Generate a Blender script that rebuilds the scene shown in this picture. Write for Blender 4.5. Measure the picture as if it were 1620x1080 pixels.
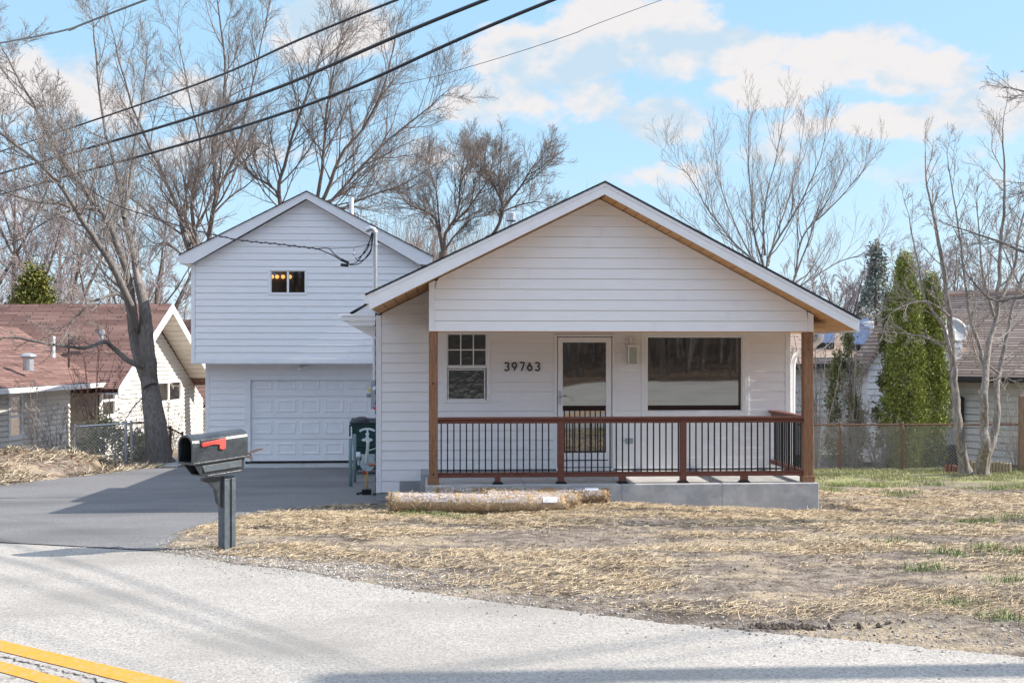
import bpy, bmesh, math, random
import numpy as np
from mathutils import Vector, Matrix, noise
R = math.radians
random.seed(7)
for o in list(bpy.data.objects): bpy.data.objects.remove(o, do_unlink=True)
scene = bpy.context.scene
COL = scene.collection

# ------------------------------------------------------------------ camera
H = 2.05; YAW = R(3.6); F = 1900.0; HZ = 558.0
cam_d = bpy.data.cameras.new("camera"); cam = bpy.data.objects.new("camera", cam_d); COL.objects.link(cam)
cam.location = (0, 0, H); cam.rotation_euler = (R(90), 0, -YAW)
cam_d.sensor_width = 36; cam_d.lens = F / 1620 * 36
cam_d.shift_y = (HZ - 540) / 1620
cam_d.clip_end = 2000; cam_d.clip_start = 0.1
scene.camera = cam

# ------------------------------------------------------------------ world, sun, exposure
SUN_EL = 35.0
world = bpy.data.worlds.new("World"); scene.world = world; world.use_nodes = True
def build_world():
    nt = world.node_tree; N = nt.nodes; L = nt.links
    for n in list(N): N.remove(n)
    out = N.new('ShaderNodeOutputWorld'); bg = N.new('ShaderNodeBackground'); L.new(bg.outputs[0], out.inputs[0])
    bg.inputs[1].default_value = 0.15
    sky = N.new('ShaderNodeTexSky'); sky.sky_type = 'NISHITA'; sky.sun_disc = False
    sky.sun_elevation = R(SUN_EL); sky.sun_rotation = R(93); sky.air_density = 1.0; sky.dust_density = 0.6; sky.ozone_density = 1.0
    tc = N.new('ShaderNodeTexCoord'); sx = N.new('ShaderNodeSeparateXYZ'); L.new(tc.outputs['Generated'], sx.inputs[0])
    def M(op, a, b=None, c=None):
        n = N.new('ShaderNodeMath'); n.operation = op
        for i, v in enumerate((a, b, c)):
            if v is None: continue
            if isinstance(v, (int, float)): n.inputs[i].default_value = v
            else: L.new(v, n.inputs[i])
        return n.outputs[0]
    az = M('ARCTAN2', sx.outputs[0], sx.outputs[1]); el = M('ARCSINE', sx.outputs[2])
    cb = N.new('ShaderNodeCombineXYZ'); L.new(az, cb.inputs[0]); L.new(el, cb.inputs[1])
    def fbm(scale, detail, rough=0.55, off=0):
        v = N.new('ShaderNodeVectorMath'); v.operation = 'MULTIPLY_ADD'; L.new(cb.outputs[0], v.inputs[0])
        v.inputs[1].default_value = (1, 1.5, 1); v.inputs[2].default_value = (off, off*.7, off*.3)
        n = N.new('ShaderNodeTexNoise'); n.inputs['Scale'].default_value = scale; n.inputs['Detail'].default_value = detail
        n.inputs['Roughness'].default_value = rough; L.new(v.outputs[0], n.inputs['Vector']); return n
    n1 = fbm(26, 9, .6); n2 = fbm(9, 5, .5, 3.3)
    blobs = [(525,40,95,52,1),(470,75,60,30,.8),(50,130,130,55,.75),(300,140,60,40,.7),(130,165,90,40,.6),(960,55,95,62,1),(1060,60,85,60,1),(1170,85,60,40,1),
             (820,90,80,52,1),(900,105,80,45,.9),(1340,95,120,46,1),(1440,118,95,34,1),(1230,135,90,40,.9),(790,165,120,40,.8),
             (930,150,90,40,.75),(1045,190,62,36,1),(1400,192,230,32,.8),(1570,165,110,38,.9),(1060,275,160,30,.45),(1240,245,130,34,.5),
             (640,250,160,50,.45),(380,240,160,50,.5),(150,330,200,50,.45),(1500,270,200,40,.4),(-300,60,200,70,1),(2100,90,260,80,1)]
    acc = None
    for (px, py, rx, ry, w) in blobs:
        a = YAW + math.atan((px - 810) / F); e = math.atan((HZ - py) / math.hypot(F, px - 810))
        dx = M('MULTIPLY', M('SUBTRACT', az, a), F / rx); dy = M('MULTIPLY', M('SUBTRACT', el, e), F / ry)
        q = M('ADD', M('MULTIPLY', dx, dx), M('MULTIPLY', dy, dy))
        g = M('MULTIPLY', M('EXPONENT', M('MULTIPLY', q, -0.8)), w)
        acc = g if acc is None else M('MAXIMUM', acc, g)
    # clouds in the unseen rest of the sky, thickened to balance the ambient light
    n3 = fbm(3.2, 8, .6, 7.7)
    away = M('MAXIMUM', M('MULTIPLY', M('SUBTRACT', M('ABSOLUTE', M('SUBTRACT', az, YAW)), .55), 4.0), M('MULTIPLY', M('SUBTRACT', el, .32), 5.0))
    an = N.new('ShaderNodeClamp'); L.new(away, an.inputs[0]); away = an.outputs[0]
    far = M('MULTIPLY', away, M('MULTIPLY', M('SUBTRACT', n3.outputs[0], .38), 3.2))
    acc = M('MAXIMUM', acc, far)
    dens = M('ADD', acc, M('MULTIPLY', M('SUBTRACT', n1.outputs[0], .5), 1.15))
    dens = M('ADD', dens, M('MULTIPLY', M('SUBTRACT', n2.outputs[0], .5), .5))
    mr = N.new('ShaderNodeMapRange'); mr.interpolation_type = 'SMOOTHSTEP'; L.new(dens, mr.inputs[0])
    mr.inputs[1].default_value = .29; mr.inputs[2].default_value = .62; mr.inputs[3].default_value = 0; mr.inputs[4].default_value = .96
    # cloud shade: body mottled between warm white and pale blue grey
    n4 = fbm(16, 6, .55, 5.1)
    cr = N.new('ShaderNodeMix'); cr.data_type = 'RGBA'
    sh = N.new('ShaderNodeMapRange'); sh.interpolation_type = 'SMOOTHSTEP'; L.new(n4.outputs[0], sh.inputs[0]); sh.inputs[1].default_value = .36; sh.inputs[2].default_value = .54
    L.new(sh.outputs[0], cr.inputs[0]); cr.inputs[6].default_value = (1.85, 2.35, 2.78, 1); cr.inputs[7].default_value = (2.82, 2.70, 2.68, 1)
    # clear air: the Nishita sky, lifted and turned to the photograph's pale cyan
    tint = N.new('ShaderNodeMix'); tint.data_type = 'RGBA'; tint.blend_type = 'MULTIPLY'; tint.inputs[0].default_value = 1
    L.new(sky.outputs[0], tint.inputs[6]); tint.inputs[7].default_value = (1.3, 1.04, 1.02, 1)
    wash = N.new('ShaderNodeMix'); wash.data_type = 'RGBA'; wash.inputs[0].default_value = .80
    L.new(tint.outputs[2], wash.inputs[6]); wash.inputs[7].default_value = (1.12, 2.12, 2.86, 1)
    # air and clouds out of view are tinted and brightened to tune the ambient light
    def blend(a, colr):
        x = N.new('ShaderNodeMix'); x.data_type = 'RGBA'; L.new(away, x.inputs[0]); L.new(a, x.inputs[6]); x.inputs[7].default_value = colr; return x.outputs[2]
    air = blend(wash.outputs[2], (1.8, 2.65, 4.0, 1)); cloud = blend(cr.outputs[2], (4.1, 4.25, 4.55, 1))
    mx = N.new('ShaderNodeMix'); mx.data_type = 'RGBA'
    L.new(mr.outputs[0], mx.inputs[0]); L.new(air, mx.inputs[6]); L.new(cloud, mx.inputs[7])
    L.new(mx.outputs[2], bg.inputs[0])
build_world()
sun_d = bpy.data.lights.new("sun", 'SUN'); sun = bpy.data.objects.new("sun", sun_d); COL.objects.link(sun)
sun_d.energy = 3.9; sun_d.angle = R(0.5); sun_d.color = (1.0, 0.93, 0.83)
tv = Vector((-.9992*math.cos(R(SUN_EL)), .012*math.cos(R(SUN_EL)), -math.sin(R(SUN_EL))))
sun.rotation_euler = tv.to_track_quat('-Z', 'Y').to_euler(); sun.location = (30, 0, 30)
scene.view_settings.view_transform = 'Standard'; scene.view_settings.look = 'None'
scene.view_settings.gamma = 1; scene.view_settings.exposure = 1.12
world.cycles.sampling_method = 'MANUAL'; world.cycles.sample_map_resolution = 512
scene.cycles.max_bounces = 5; scene.cycles.transparent_max_bounces = 12

# ------------------------------------------------------------------ coordinates
CF = Vector((math.sin(YAW), math.cos(YAW), 0)); CR = Vector((math.cos(YAW), -math.sin(YAW), 0))
def atd(px, py, d):                       # point at distance d straight ahead of the lens
    return Vector((0, 0, H)) + CF*d + CR*((px-810)/F*d) + Vector((0, 0, (HZ-py)/F*d))
def at(px, py, Y):                        # point on the plane Y = const
    v = CF + CR*((px-810)/F) + Vector((0, 0, (HZ-py)/F)); t = Y/v.y
    return Vector((0, 0, H)) + v*t
def camxy(xp, d): v = CR*xp + CF*d; return (v.x, v.y)
def X_(px, Y): return at(px, 558, Y).x
def Z_(px, py, Y): return at(px, py, Y).z
def interp(t, pts):
    if t <= pts[0][0]: return pts[0][1]
    for (a, va), (b, vb) in zip(pts, pts[1:]):
        if t <= b: return va + (vb-va)*(t-a)/(b-a)
    return pts[-1][1]
GP = [(-300,14),(-90,12),(-40,3.0),(-26,.5),(-12,0),(11.5,0),(14,-.07),(17,-.22),(20,-.42),(24,-.57),(29,-.71),(36,-1.25),(45,-1.6),(60,-1.9),(400,-2.2)]
def sstep(v, a, b): t = min(1, max(0, (v-a)/(b-a))); return t*t*(3-2*t)
def g(x, y): return interp(y, GP) - (.17*sstep(y, 19, 28)*sstep(x, 5, 8)*(1-sstep(y, 34, 50)) if x > 5 and y > 19 else 0)

# ------------------------------------------------------------------ materials
def mat(name, base, rough=.7, var=None, vscale=20, vdetail=4, bump=0, bscale=60, metal=0, spec=.3, stretch=(1,1,1), third=None, tscale=3, island=0, coat=0, coords='Object'):
    m = bpy.data.materials.new(name); m.use_nodes = True; nt = m.node_tree; N = nt.nodes; L = nt.links
    b = N['Principled BSDF']; b.inputs['Roughness'].default_value = rough; b.inputs['Metallic'].default_value = metal
    b.inputs['Specular IOR Level'].default_value = spec; b.inputs['Base Color'].default_value = (*base, 1)
    b.inputs['Coat Weight'].default_value = coat
    tc = N.new('ShaderNodeTexCoord'); mp = N.new('ShaderNodeMapping'); mp.inputs['Scale'].default_value = stretch
    L.new(tc.outputs[coords], mp.inputs[0]); col = None
    def mixc(a, bcol, fac):
        x = N.new('ShaderNodeMix'); x.data_type = 'RGBA'
        L.new(fac, x.inputs[0])
        if isinstance(a, tuple): x.inputs[6].default_value = (*a, 1)
        else: L.new(a, x.inputs[6])
        x.inputs[7].default_value = (*bcol, 1); return x.outputs[2]
    def nz(s, d, lo, hi):
        n = N.new('ShaderNodeTexNoise'); n.inputs['Scale'].default_value = s; n.inputs['Detail'].default_value = d
        n.inputs['Roughness'].default_value = .62; L.new(mp.outputs[0], n.inputs['Vector'])
        r = N.new('ShaderNodeMapRange'); r.inputs[1].default_value = lo; r.inputs[2].default_value = hi; L.new(n.outputs[0], r.inputs[0]); return r.outputs[0]
    if var: col = mixc(base, var, nz(vscale, vdetail, .35, .65))
    if third: col = mixc(col if col else base, third, nz(tscale, 5, .45, .68))
    if island:
        gi = N.new('ShaderNodeNewGeometry'); hs = N.new('ShaderNodeHueSaturation')
        r = N.new('ShaderNodeMapRange'); r.inputs[3].default_value = 1-island; r.inputs[4].default_value = 1+island
        L.new(gi.outputs['Random Per Island'], r.inputs[0]); L.new(r.outputs[0], hs.inputs['Value'])
        if col: L.new(col, hs.inputs['Color'])
        else: hs.inputs['Color'].default_value = (*base, 1)
        col = hs.outputs[0]
    if col: L.new(col, b.inputs['Base Color'])
    if bump:
        n = N.new('ShaderNodeTexNoise'); n.inputs['Scale'].default_value = bscale; n.inputs['Detail'].default_value = 6; L.new(mp.outputs[0], n.inputs['Vector'])
        bp = N.new('ShaderNodeBump'); bp.inputs['Strength'].default_value = bump; bp.inputs['Distance'].default_value = .02
        L.new(n.outputs[0], bp.inputs['Height']); L.new(bp.outputs[0], b.inputs['Normal'])
    return m
def mixnode(N, L, fac, a, b, bt='MIX'):
    x = N.new('ShaderNodeMix'); x.data_type = 'RGBA'; x.blend_type = bt
    for i, v in ((0, fac), (6, a), (7, b)):
        if isinstance(v, (int, float)): x.inputs[i].default_value = v
        elif isinstance(v, tuple): x.inputs[i].default_value = (*v, 1)
        else: L.new(v, x.inputs[i])
    return x.outputs[2]
def glassmat(name, tint, refl, rough=.02, bump=.03, bscale=2.0):
    m = bpy.data.materials.new(name); m.use_nodes = True; nt = m.node_tree; N = nt.nodes; L = nt.links
    for n in list(N): N.remove(n)
    out = N.new('ShaderNodeOutputMaterial'); mx = N.new('ShaderNodeMixShader'); d = N.new('ShaderNodeBsdfDiffuse'); gl = N.new('ShaderNodeBsdfGlossy')
    d.inputs[0].default_value = (*tint, 1); gl.inputs['Roughness'].default_value = rough; gl.inputs[0].default_value = (.92, .95, .95, 1)
    fr = N.new('ShaderNodeFresnel'); fr.inputs[0].default_value = 1.5
    mr = N.new('ShaderNodeMapRange'); L.new(fr.outputs[0], mr.inputs[0]); mr.inputs[1].default_value = 0; mr.inputs[2].default_value = 1; mr.inputs[3].default_value = refl; mr.inputs[4].default_value = 1
    tc = N.new('ShaderNodeTexCoord'); n = N.new('ShaderNodeTexNoise'); n.inputs['Scale'].default_value = bscale; n.inputs['Detail'].default_value = 2
    L.new(tc.outputs['Object'], n.inputs['Vector']); bp = N.new('ShaderNodeBump'); bp.inputs['Strength'].default_value = bump; bp.inputs['Distance'].default_value = .05
    L.new(n.outputs[0], bp.inputs['Height']); L.new(bp.outputs[0], gl.inputs['Normal'])
    L.new(mr.outputs[0], mx.inputs[0]); L.new(d.outputs[0], mx.inputs[1]); L.new(gl.outputs[0], mx.inputs[2]); L.new(mx.outputs[0], out.inputs[0]); return m
def clearglass(name, refl):
    m = bpy.data.materials.new(name); m.use_nodes = True; nt = m.node_tree; N = nt.nodes; L = nt.links
    for n in list(N): N.remove(n)
    out = N.new('ShaderNodeOutputMaterial'); mx = N.new('ShaderNodeMixShader'); t = N.new('ShaderNodeBsdfTransparent'); gl = N.new('ShaderNodeBsdfGlossy')
    gl.inputs['Roughness'].default_value = .02; t.inputs[0].default_value = (.8, .84, .85, 1); mx.inputs[0].default_value = refl
    L.new(t.outputs[0], mx.inputs[1]); L.new(gl.outputs[0], mx.inputs[2]); L.new(mx.outputs[0], out.inputs[0]); return m
def emit(name, col, s):
    m = bpy.data.materials.new(name); m.use_nodes = True; N = m.node_tree.nodes; b = N['Principled BSDF']
    b.inputs['Emission Color'].default_value = (*col, 1); b.inputs['Emission Strength'].default_value = s; b.inputs['Base Color'].default_value = (.8,.7,.5,1); return m
def shingle(name, c1, c2, c3, mort=.007, bw=.30):
    m = bpy.data.materials.new(name); m.use_nodes = True; nt = m.node_tree; N = nt.nodes; L = nt.links; b = N['Principled BSDF']
    b.inputs['Roughness'].default_value = .95; b.inputs['Specular IOR Level'].default_value = .15
    uv = N.new('ShaderNodeUVMap'); br = N.new('ShaderNodeTexBrick'); L.new(uv.outputs[0], br.inputs['Vector'])
    br.inputs['Scale'].default_value = 1; br.inputs['Brick Width'].default_value = bw; br.inputs['Row Height'].default_value = .14
    br.inputs['Mortar Size'].default_value = mort; br.inputs['Mortar Smooth'].default_value = .3; br.inputs['Bias'].default_value = 0
    br.inputs['Color1'].default_value = (*c1, 1); br.inputs['Color2'].default_value = (*c2, 1); br.inputs['Mortar'].default_value = (*c3, 1)
    n = N.new('ShaderNodeTexNoise'); n.inputs['Scale'].default_value = 60; n.inputs['Detail'].default_value = 5; L.new(uv.outputs[0], n.inputs['Vector'])
    mr = N.new('ShaderNodeMapRange'); L.new(n.outputs[0], mr.inputs[0]); mr.inputs[3].default_value = .6; mr.inputs[4].default_value = 1.35
    n2 = N.new('ShaderNodeTexNoise'); n2.inputs['Scale'].default_value = 1.3; n2.inputs['Detail'].default_value = 4; L.new(uv.outputs[0], n2.inputs['Vector'])
    mr2 = N.new('ShaderNodeMapRange'); L.new(n2.outputs[0], mr2.inputs[0]); mr2.inputs[3].default_value = .8; mr2.inputs[4].default_value = 1.2
    mu = N.new('ShaderNodeMath'); mu.operation = 'MULTIPLY'; L.new(mr.outputs[0], mu.inputs[0]); L.new(mr2.outputs[0], mu.inputs[1])
    c = mixnode(N, L, 1.0, br.outputs[0], mu.outputs[0], 'MULTIPLY'); L.new(c, b.inputs['Base Color'])
    bp = N.new('ShaderNodeBump'); bp.inputs['Strength'].default_value = .8; bp.inputs['Distance'].default_value = .01; bp.invert = True
    L.new(br.outputs['Fac'], bp.inputs['Height']); L.new(bp.outputs[0], b.inputs['Normal']); return m
def woodmat(name, c1, c2, c3, stretch, scale=3, rough=.65):
    return mat(name, c1, rough, var=c2, vscale=scale, vdetail=8, third=c3, tscale=scale*2.2, bump=.25, bscale=scale*2, stretch=stretch)
M = {}
M['siding'] = mat('painted_siding', (.83,.825,.835), .55, var=(.79,.785,.79), vscale=3, vdetail=6, bump=.03, bscale=40, stretch=(1,1,6), third=(.81,.80,.79), tscale=1.2)
M['trim'] = mat('painted_trim', (.80,.80,.815), .5, var=(.755,.755,.765), vscale=5, bump=.06, bscale=40)
M['vinyl'] = mat('white_vinyl', (.82,.82,.83), .35, var=(.78,.78,.78), vscale=9)
M['concrete'] = mat('new_concrete', (.42,.415,.41), .85, var=(.35,.35,.35), vscale=3.5, vdetail=8, third=(.50,.49,.47), tscale=5, bump=.2, bscale=90)
M['found'] = mat('foundation_concrete', (.36,.36,.365), .9, var=(.29,.29,.30), vscale=3, vdetail=8, bump=.25, bscale=50)
M['cedar'] = woodmat('cedar_post', (.25,.125,.065), (.15,.072,.038), (.33,.18,.10), (22,22,1.2))
M['soffit'] = woodmat('cedar_soffit', (.56,.32,.14), (.47,.25,.10), (.63,.39,.19), (14,1.0,14))
M['rail'] = woodmat('brown_composite', (.16,.058,.040), (.12,.043,.030), (.19,.075,.052), (1,12,12), 4, .5)
M['black'] = mat('black_metal', (.018,.018,.02), .4, metal=.3)
M['galv'] = mat('galvanised_steel', (.55,.57,.59), .38, var=(.42,.45,.48), vscale=30, metal=.7, bump=.1)
M['shingle_dark'] = shingle('charcoal_shingle', (.05,.05,.055), (.075,.075,.08), (.02,.02,.02))
M['shingle_red'] = shingle('brick_red_shingle', (.15,.088,.078), (.27,.165,.14), (.055,.03,.026), .017, 1.1)
M['shingle_tan'] = shingle('tan_brown_shingle', (.27,.20,.165), (.46,.36,.30), (.08,.06,.05), .020, 1.3)
M['cream'] = mat('cream_siding', (.66,.635,.59), .6, var=(.60,.575,.53), vscale=2.2, vdetail=6, stretch=(1,1,5))
M['paleside'] = mat('pale_siding', (.66,.66,.63), .6, var=(.58,.58,.56), vscale=2.2, vdetail=6, stretch=(1,1,5))
M['glass_big'] = glassmat('window_glass', (.022,.022,.022), .24, bump=.006, bscale=1.2)
M['glass_small'] = glassmat('screened_glass', (.03,.042,.048), .07, rough=.12, bump=.10, bscale=9)
M['glass_far'] = glassmat('far_window_glass', (.06,.075,.08), .10)
M['clear'] = clearglass('clear_glass', .10)
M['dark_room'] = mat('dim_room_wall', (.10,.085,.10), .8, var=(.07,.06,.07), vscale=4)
M['bulb'] = emit('lit_globe_bulb', (1.0,.42,.10), 1.2)
M['plastic_black'] = mat('black_plastic', (.030,.036,.042), .30, var=(.052,.06,.068), vscale=22, vdetail=6, bump=.12, bscale=70, spec=.5)
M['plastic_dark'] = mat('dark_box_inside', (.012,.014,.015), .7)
M['plastic_grey'] = mat('grey_plastic', (.075,.09,.105), .38, var=(.12,.14,.155), vscale=18, vdetail=6, bump=.1, bscale=70)
M['flag'] = mat('red_flag_plastic', (.72,.10,.08), .4, var=(.62,.07,.06), vscale=12)
M['bin'] = mat('green_bin_plastic', (.016,.048,.046), .5, var=(.026,.066,.062), vscale=7, bump=.1)
M['bin_mark'] = mat('white_print', (.62,.68,.68), .6)
M['bag'] = mat('black_bag_plastic', (.035,.035,.04), .3, bump=.5, bscale=12)
M['bollard'] = mat('blue_grey_paint', (.17,.25,.27), .5, var=(.22,.30,.32), vscale=12)
M['meter'] = mat('grey_meter_paint', (.27,.33,.36), .45, var=(.36,.42,.44), vscale=14)
M['brass'] = mat('brass', (.5,.35,.15), .35, metal=.8)
M['red'] = mat('red_paint', (.6,.04,.03), .5)
M['yellow'] = mat('yellow_sticker', (.7,.6,.05), .5)
M['wire'] = mat('black_cable', (.03,.034,.042), .5)
M['wire_light'] = mat('weathered_cable', (.16,.18,.19), .5)
M['darktrim'] = mat('dark_bronze_metal', (.035,.035,.035), .4)
M['rust'] = mat('rusty_steel', (.20,.11,.075), .8, var=(.13,.08,.06), vscale=25)
M['numbers'] = mat('black_numeral', (.025,.032,.045), .45)
M['paper'] = mat('white_tag', (.75,.75,.78), .6)
M['stone'] = mat('gravel_stone', (.42,.40,.38), .9, var=(.30,.28,.26), vscale=30, island=.45)
M['clod'] = mat('dark_soil_clod', (.085,.065,.05), .95, var=(.14,.11,.085), vscale=25, island=.3, bump=.4)
M['leafred'] = mat('dry_red_leaf', (.30,.10,.04), .8, island=.4)
def straw_mat(name, c, i=.35):
    m = mat(name, c, .6, island=i, spec=.25); return m
M['straw'] = straw_mat('straw', (.50,.385,.245))
M['straw_pale'] = straw_mat('pale_straw', (.68,.57,.40))
M['grass'] = mat('green_grass_blade', (.15,.22,.06), .6, island=.4)
M['grass_dry'] = mat('dry_grass_blade', (.36,.33,.17), .7, island=.35)
M['bark_grey'] = mat('grey_bark', (.19,.17,.155), .95, var=(.115,.10,.09), vscale=6, vdetail=8, third=(.24,.225,.205), tscale=9, bump=.9, bscale=16, stretch=(3,3,.6))
M['bark_pale'] = mat('pale_bark', (.215,.19,.168), .9, var=(.135,.115,.10), vscale=5, vdetail=6, third=(.36,.33,.30), tscale=7, bump=.5, bscale=14, stretch=(3,3,.6))
M['bark_brown'] = mat('brown_bark', (.19,.155,.135), .95, var=(.12,.095,.08), vscale=5, vdetail=6, bump=.6, bscale=14, stretch=(3,3,.6))
M['twig_grey'] = mat('grey_twigs', (.29,.26,.24), .9, var=(.20,.175,.16), vscale=3)
M['twig_red'] = mat('reddish_twigs', (.26,.215,.19), .9, var=(.18,.148,.13), vscale=3)
M['twig_pale'] = mat('pale_twigs', (.36,.32,.285), .9, var=(.25,.21,.185), vscale=3)
M['twig_far'] = mat('far_twigs', (.33,.28,.28), .9, var=(.25,.21,.21), vscale=2)
def leafmat(name, c1, c2, c3):
    m = mat(name, c1, .65, var=c2, vscale=4, vdetail=5, third=c3, tscale=7, island=.35); return m
M['arbor'] = leafmat('arborvitae_leaf', (.235,.27,.06), (.12,.16,.04), (.37,.37,.10))
M['arbor_thin'] = leafmat('thin_arborvitae_leaf', (.16,.18,.07), (.09,.11,.05), (.26,.22,.10))
M['spruce'] = leafmat('spruce_needle', (.21,.24,.21), (.15,.18,.165), (.30,.32,.27))
M['juniper'] = leafmat('yellow_green_leaf', (.16,.16,.035), (.07,.09,.02), (.24,.22,.05))
M['shrubleaf'] = leafmat('browning_shrub_leaf', (.36,.34,.19), (.48,.39,.28), (.26,.30,.12))

# ------------------------------------------------------------------ mesh builder
ORG = {}
class MB:
    def __init__(s): s.v = []; s.f = []; s.uv = None; s.m = []
    def add(s, vs, fs, mi=0):
        n = len(s.v); s.v.extend([tuple(v) for v in vs]); s.f.extend([tuple(i+n for i in f) for f in fs]); s.m.extend([mi]*len(fs))
    def box(s, x0, x1, y0, y1, z0, z1, M4=None, mi=0):
        if x0 > x1: x0, x1 = x1, x0
        if y0 > y1: y0, y1 = y1, y0
        if z0 > z1: z0, z1 = z1, z0
        vs = [Vector(p) for p in ((x0,y0,z0),(x1,y0,z0),(x1,y1,z0),(x0,y1,z0),(x0,y0,z1),(x1,y0,z1),(x1,y1,z1),(x0,y1,z1))]
        if M4: vs = [M4 @ v for v in vs]
        s.add(vs, [(0,3,2,1),(4,5,6,7),(0,1,5,4),(1,2,6,5),(2,3,7,6),(3,0,4,7)], mi)
    def prismY(s, poly, y0, y1):          # polygon in X,Z extruded along Y
        n = len(poly); vs = [(x, y0, z) for x, z in poly] + [(x, y1, z) for x, z in poly]
        fs = [tuple(range(n)), tuple(range(2*n-1, n-1, -1))] + [(i, i+n, (i+1) % n+n, (i+1) % n) for i in range(n)]
        s.add(vs, fs)
    def prism(s, pts, ext):               # 3-D polygon extruded by a vector
        n = len(pts); e = Vector(ext); pts = [Vector(p) for p in pts]; vs = pts + [p+e for p in pts]
        fs = [tuple(range(n)), tuple(range(2*n-1, n-1, -1))] + [(i, i+n, (i+1) % n+n, (i+1) % n) for i in range(n)]
        s.add(vs, fs)
    def tube(s, pts, rad, k=8, cap=True):
        pts = [Vector(p) for p in pts]; n = len(pts)
        if not isinstance(rad, (list, tuple)): rad = [rad]*n
        up = Vector((0, 0, 1)); t0 = (pts[1]-pts[0]).normalized()
        if abs(t0.dot(up)) > .95: up = Vector((1, 0, 0))
        a = t0.cross(up).normalized(); base = len(s.v)
        for i in range(n):
            t = (pts[min(i+1, n-1)] - pts[max(i-1, 0)])
            t = t.normalized() if t.length > 1e-9 else t0
            a = (a - t*a.dot(t)); a = a.normalized() if a.length > 1e-6 else t.orthogonal().normalized()
            b = t.cross(a)
            for j in range(k):
                q = 2*math.pi*j/k; p = pts[i] + (a*math.cos(q) + b*math.sin(q))*rad[i]; s.v.append((p.x, p.y, p.z))
        for i in range(n-1):
            for j in range(k):
                s.f.append((base+i*k+j, base+i*k+(j+1) % k, base+(i+1)*k+(j+1) % k, base+(i+1)*k+j)); s.m.append(0)
        if cap:
            s.f.append(tuple(base+j for j in range(k-1, -1, -1))); s.m.append(0)
            s.f.append(tuple(base+(n-1)*k+j for j in range(k))); s.m.append(0)
    def ball(s, c, r, seg=10, rings=6, sc=(1,1,1)):
        c = Vector(c); vs = [c+Vector((0,0,r*sc[2]))]
        for i in range(1, rings):
            a = math.pi*i/rings
            for j in range(seg):
                b = 2*math.pi*j/seg; vs.append(c+Vector((r*math.sin(a)*math.cos(b)*sc[0], r*math.sin(a)*math.sin(b)*sc[1], r*math.cos(a)*sc[2])))
        vs.append(c-Vector((0,0,r*sc[2]))); fs = []
        for j in range(seg): fs.append((0, 1+j, 1+(j+1) % seg))
        for i in range(rings-2):
            for j in range(seg): a = 1+i*seg; fs.append((a+j, a+seg+j, a+seg+(j+1) % seg, a+(j+1) % seg))
        a = 1+(rings-2)*seg
        for j in range(seg): fs.append((a+j, len(vs)-1, a+(j+1) % seg))
        s.add(vs, fs)
    def build(s, name, mats, parent=None, smooth=False, bevel=0, uvs=None, origin=None):
        me = bpy.data.meshes.new(name)
        o0 = origin if origin is not None else (ORG[parent.name] if parent else Vector((0,0,0)))
        vs = np.array(s.v, dtype=np.float32).reshape(-1, 3) - np.array(o0, dtype=np.float32)
        me.from_pydata(vs.tolist(), [], s.f)
        if not isinstance(mats, (list, tuple)): mats = [mats]
        for m in mats: me.materials.append(m)
        if len(mats) > 1: me.polygons.foreach_set('material_index', s.m)
        if smooth: me.polygons.foreach_set('use_smooth', [True]*len(me.polygons))
        o = bpy.data.objects.new(name, me); COL.objects.link(o); me.update()
        if parent: o.parent = parent
        if origin is not None and not parent: o.location = origin
        ORG[o.name] = Vector(o0)
        if bevel:
            b = o.modifiers.new('bevel', 'BEVEL'); b.width = bevel; b.segments = 2; b.limit_method = 'ANGLE'
        return o
def tag(o, label, cat=None, group=None, kind=None):
    if label: o['label'] = label
    if cat: o['category'] = cat
    if group: o['group'] = group
    if kind: o['kind'] = kind
    return o
def thing(name, loc, label, cat, group=None, rz=0):
    o = bpy.data.objects.new(name, None); COL.objects.link(o); o.location = loc; o.rotation_euler = (0, 0, rz); o.empty_display_size = .3
    ORG[o.name] = Vector(loc) if rz == 0 else Vector((0,0,0)); return tag(o, label, cat, group)
def copy_thing(src, loc, rz, label, scale=None):
    r = src.copy(); COL.objects.link(r); r.location = loc; r.rotation_euler = (0, 0, rz)
    if scale: r.scale = scale
    if label: r['label'] = label
    for ch in src.children:
        c = ch.copy(); COL.objects.link(c); c.parent = r
        for gc in ch.children:
            d = gc.copy(); COL.objects.link(d); d.parent = c
    return r
def onebox(name, m, parent, *a, bevel=0):
    b = MB(); b.box(*a); return b.build(name, m, parent, bevel=bevel)

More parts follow.
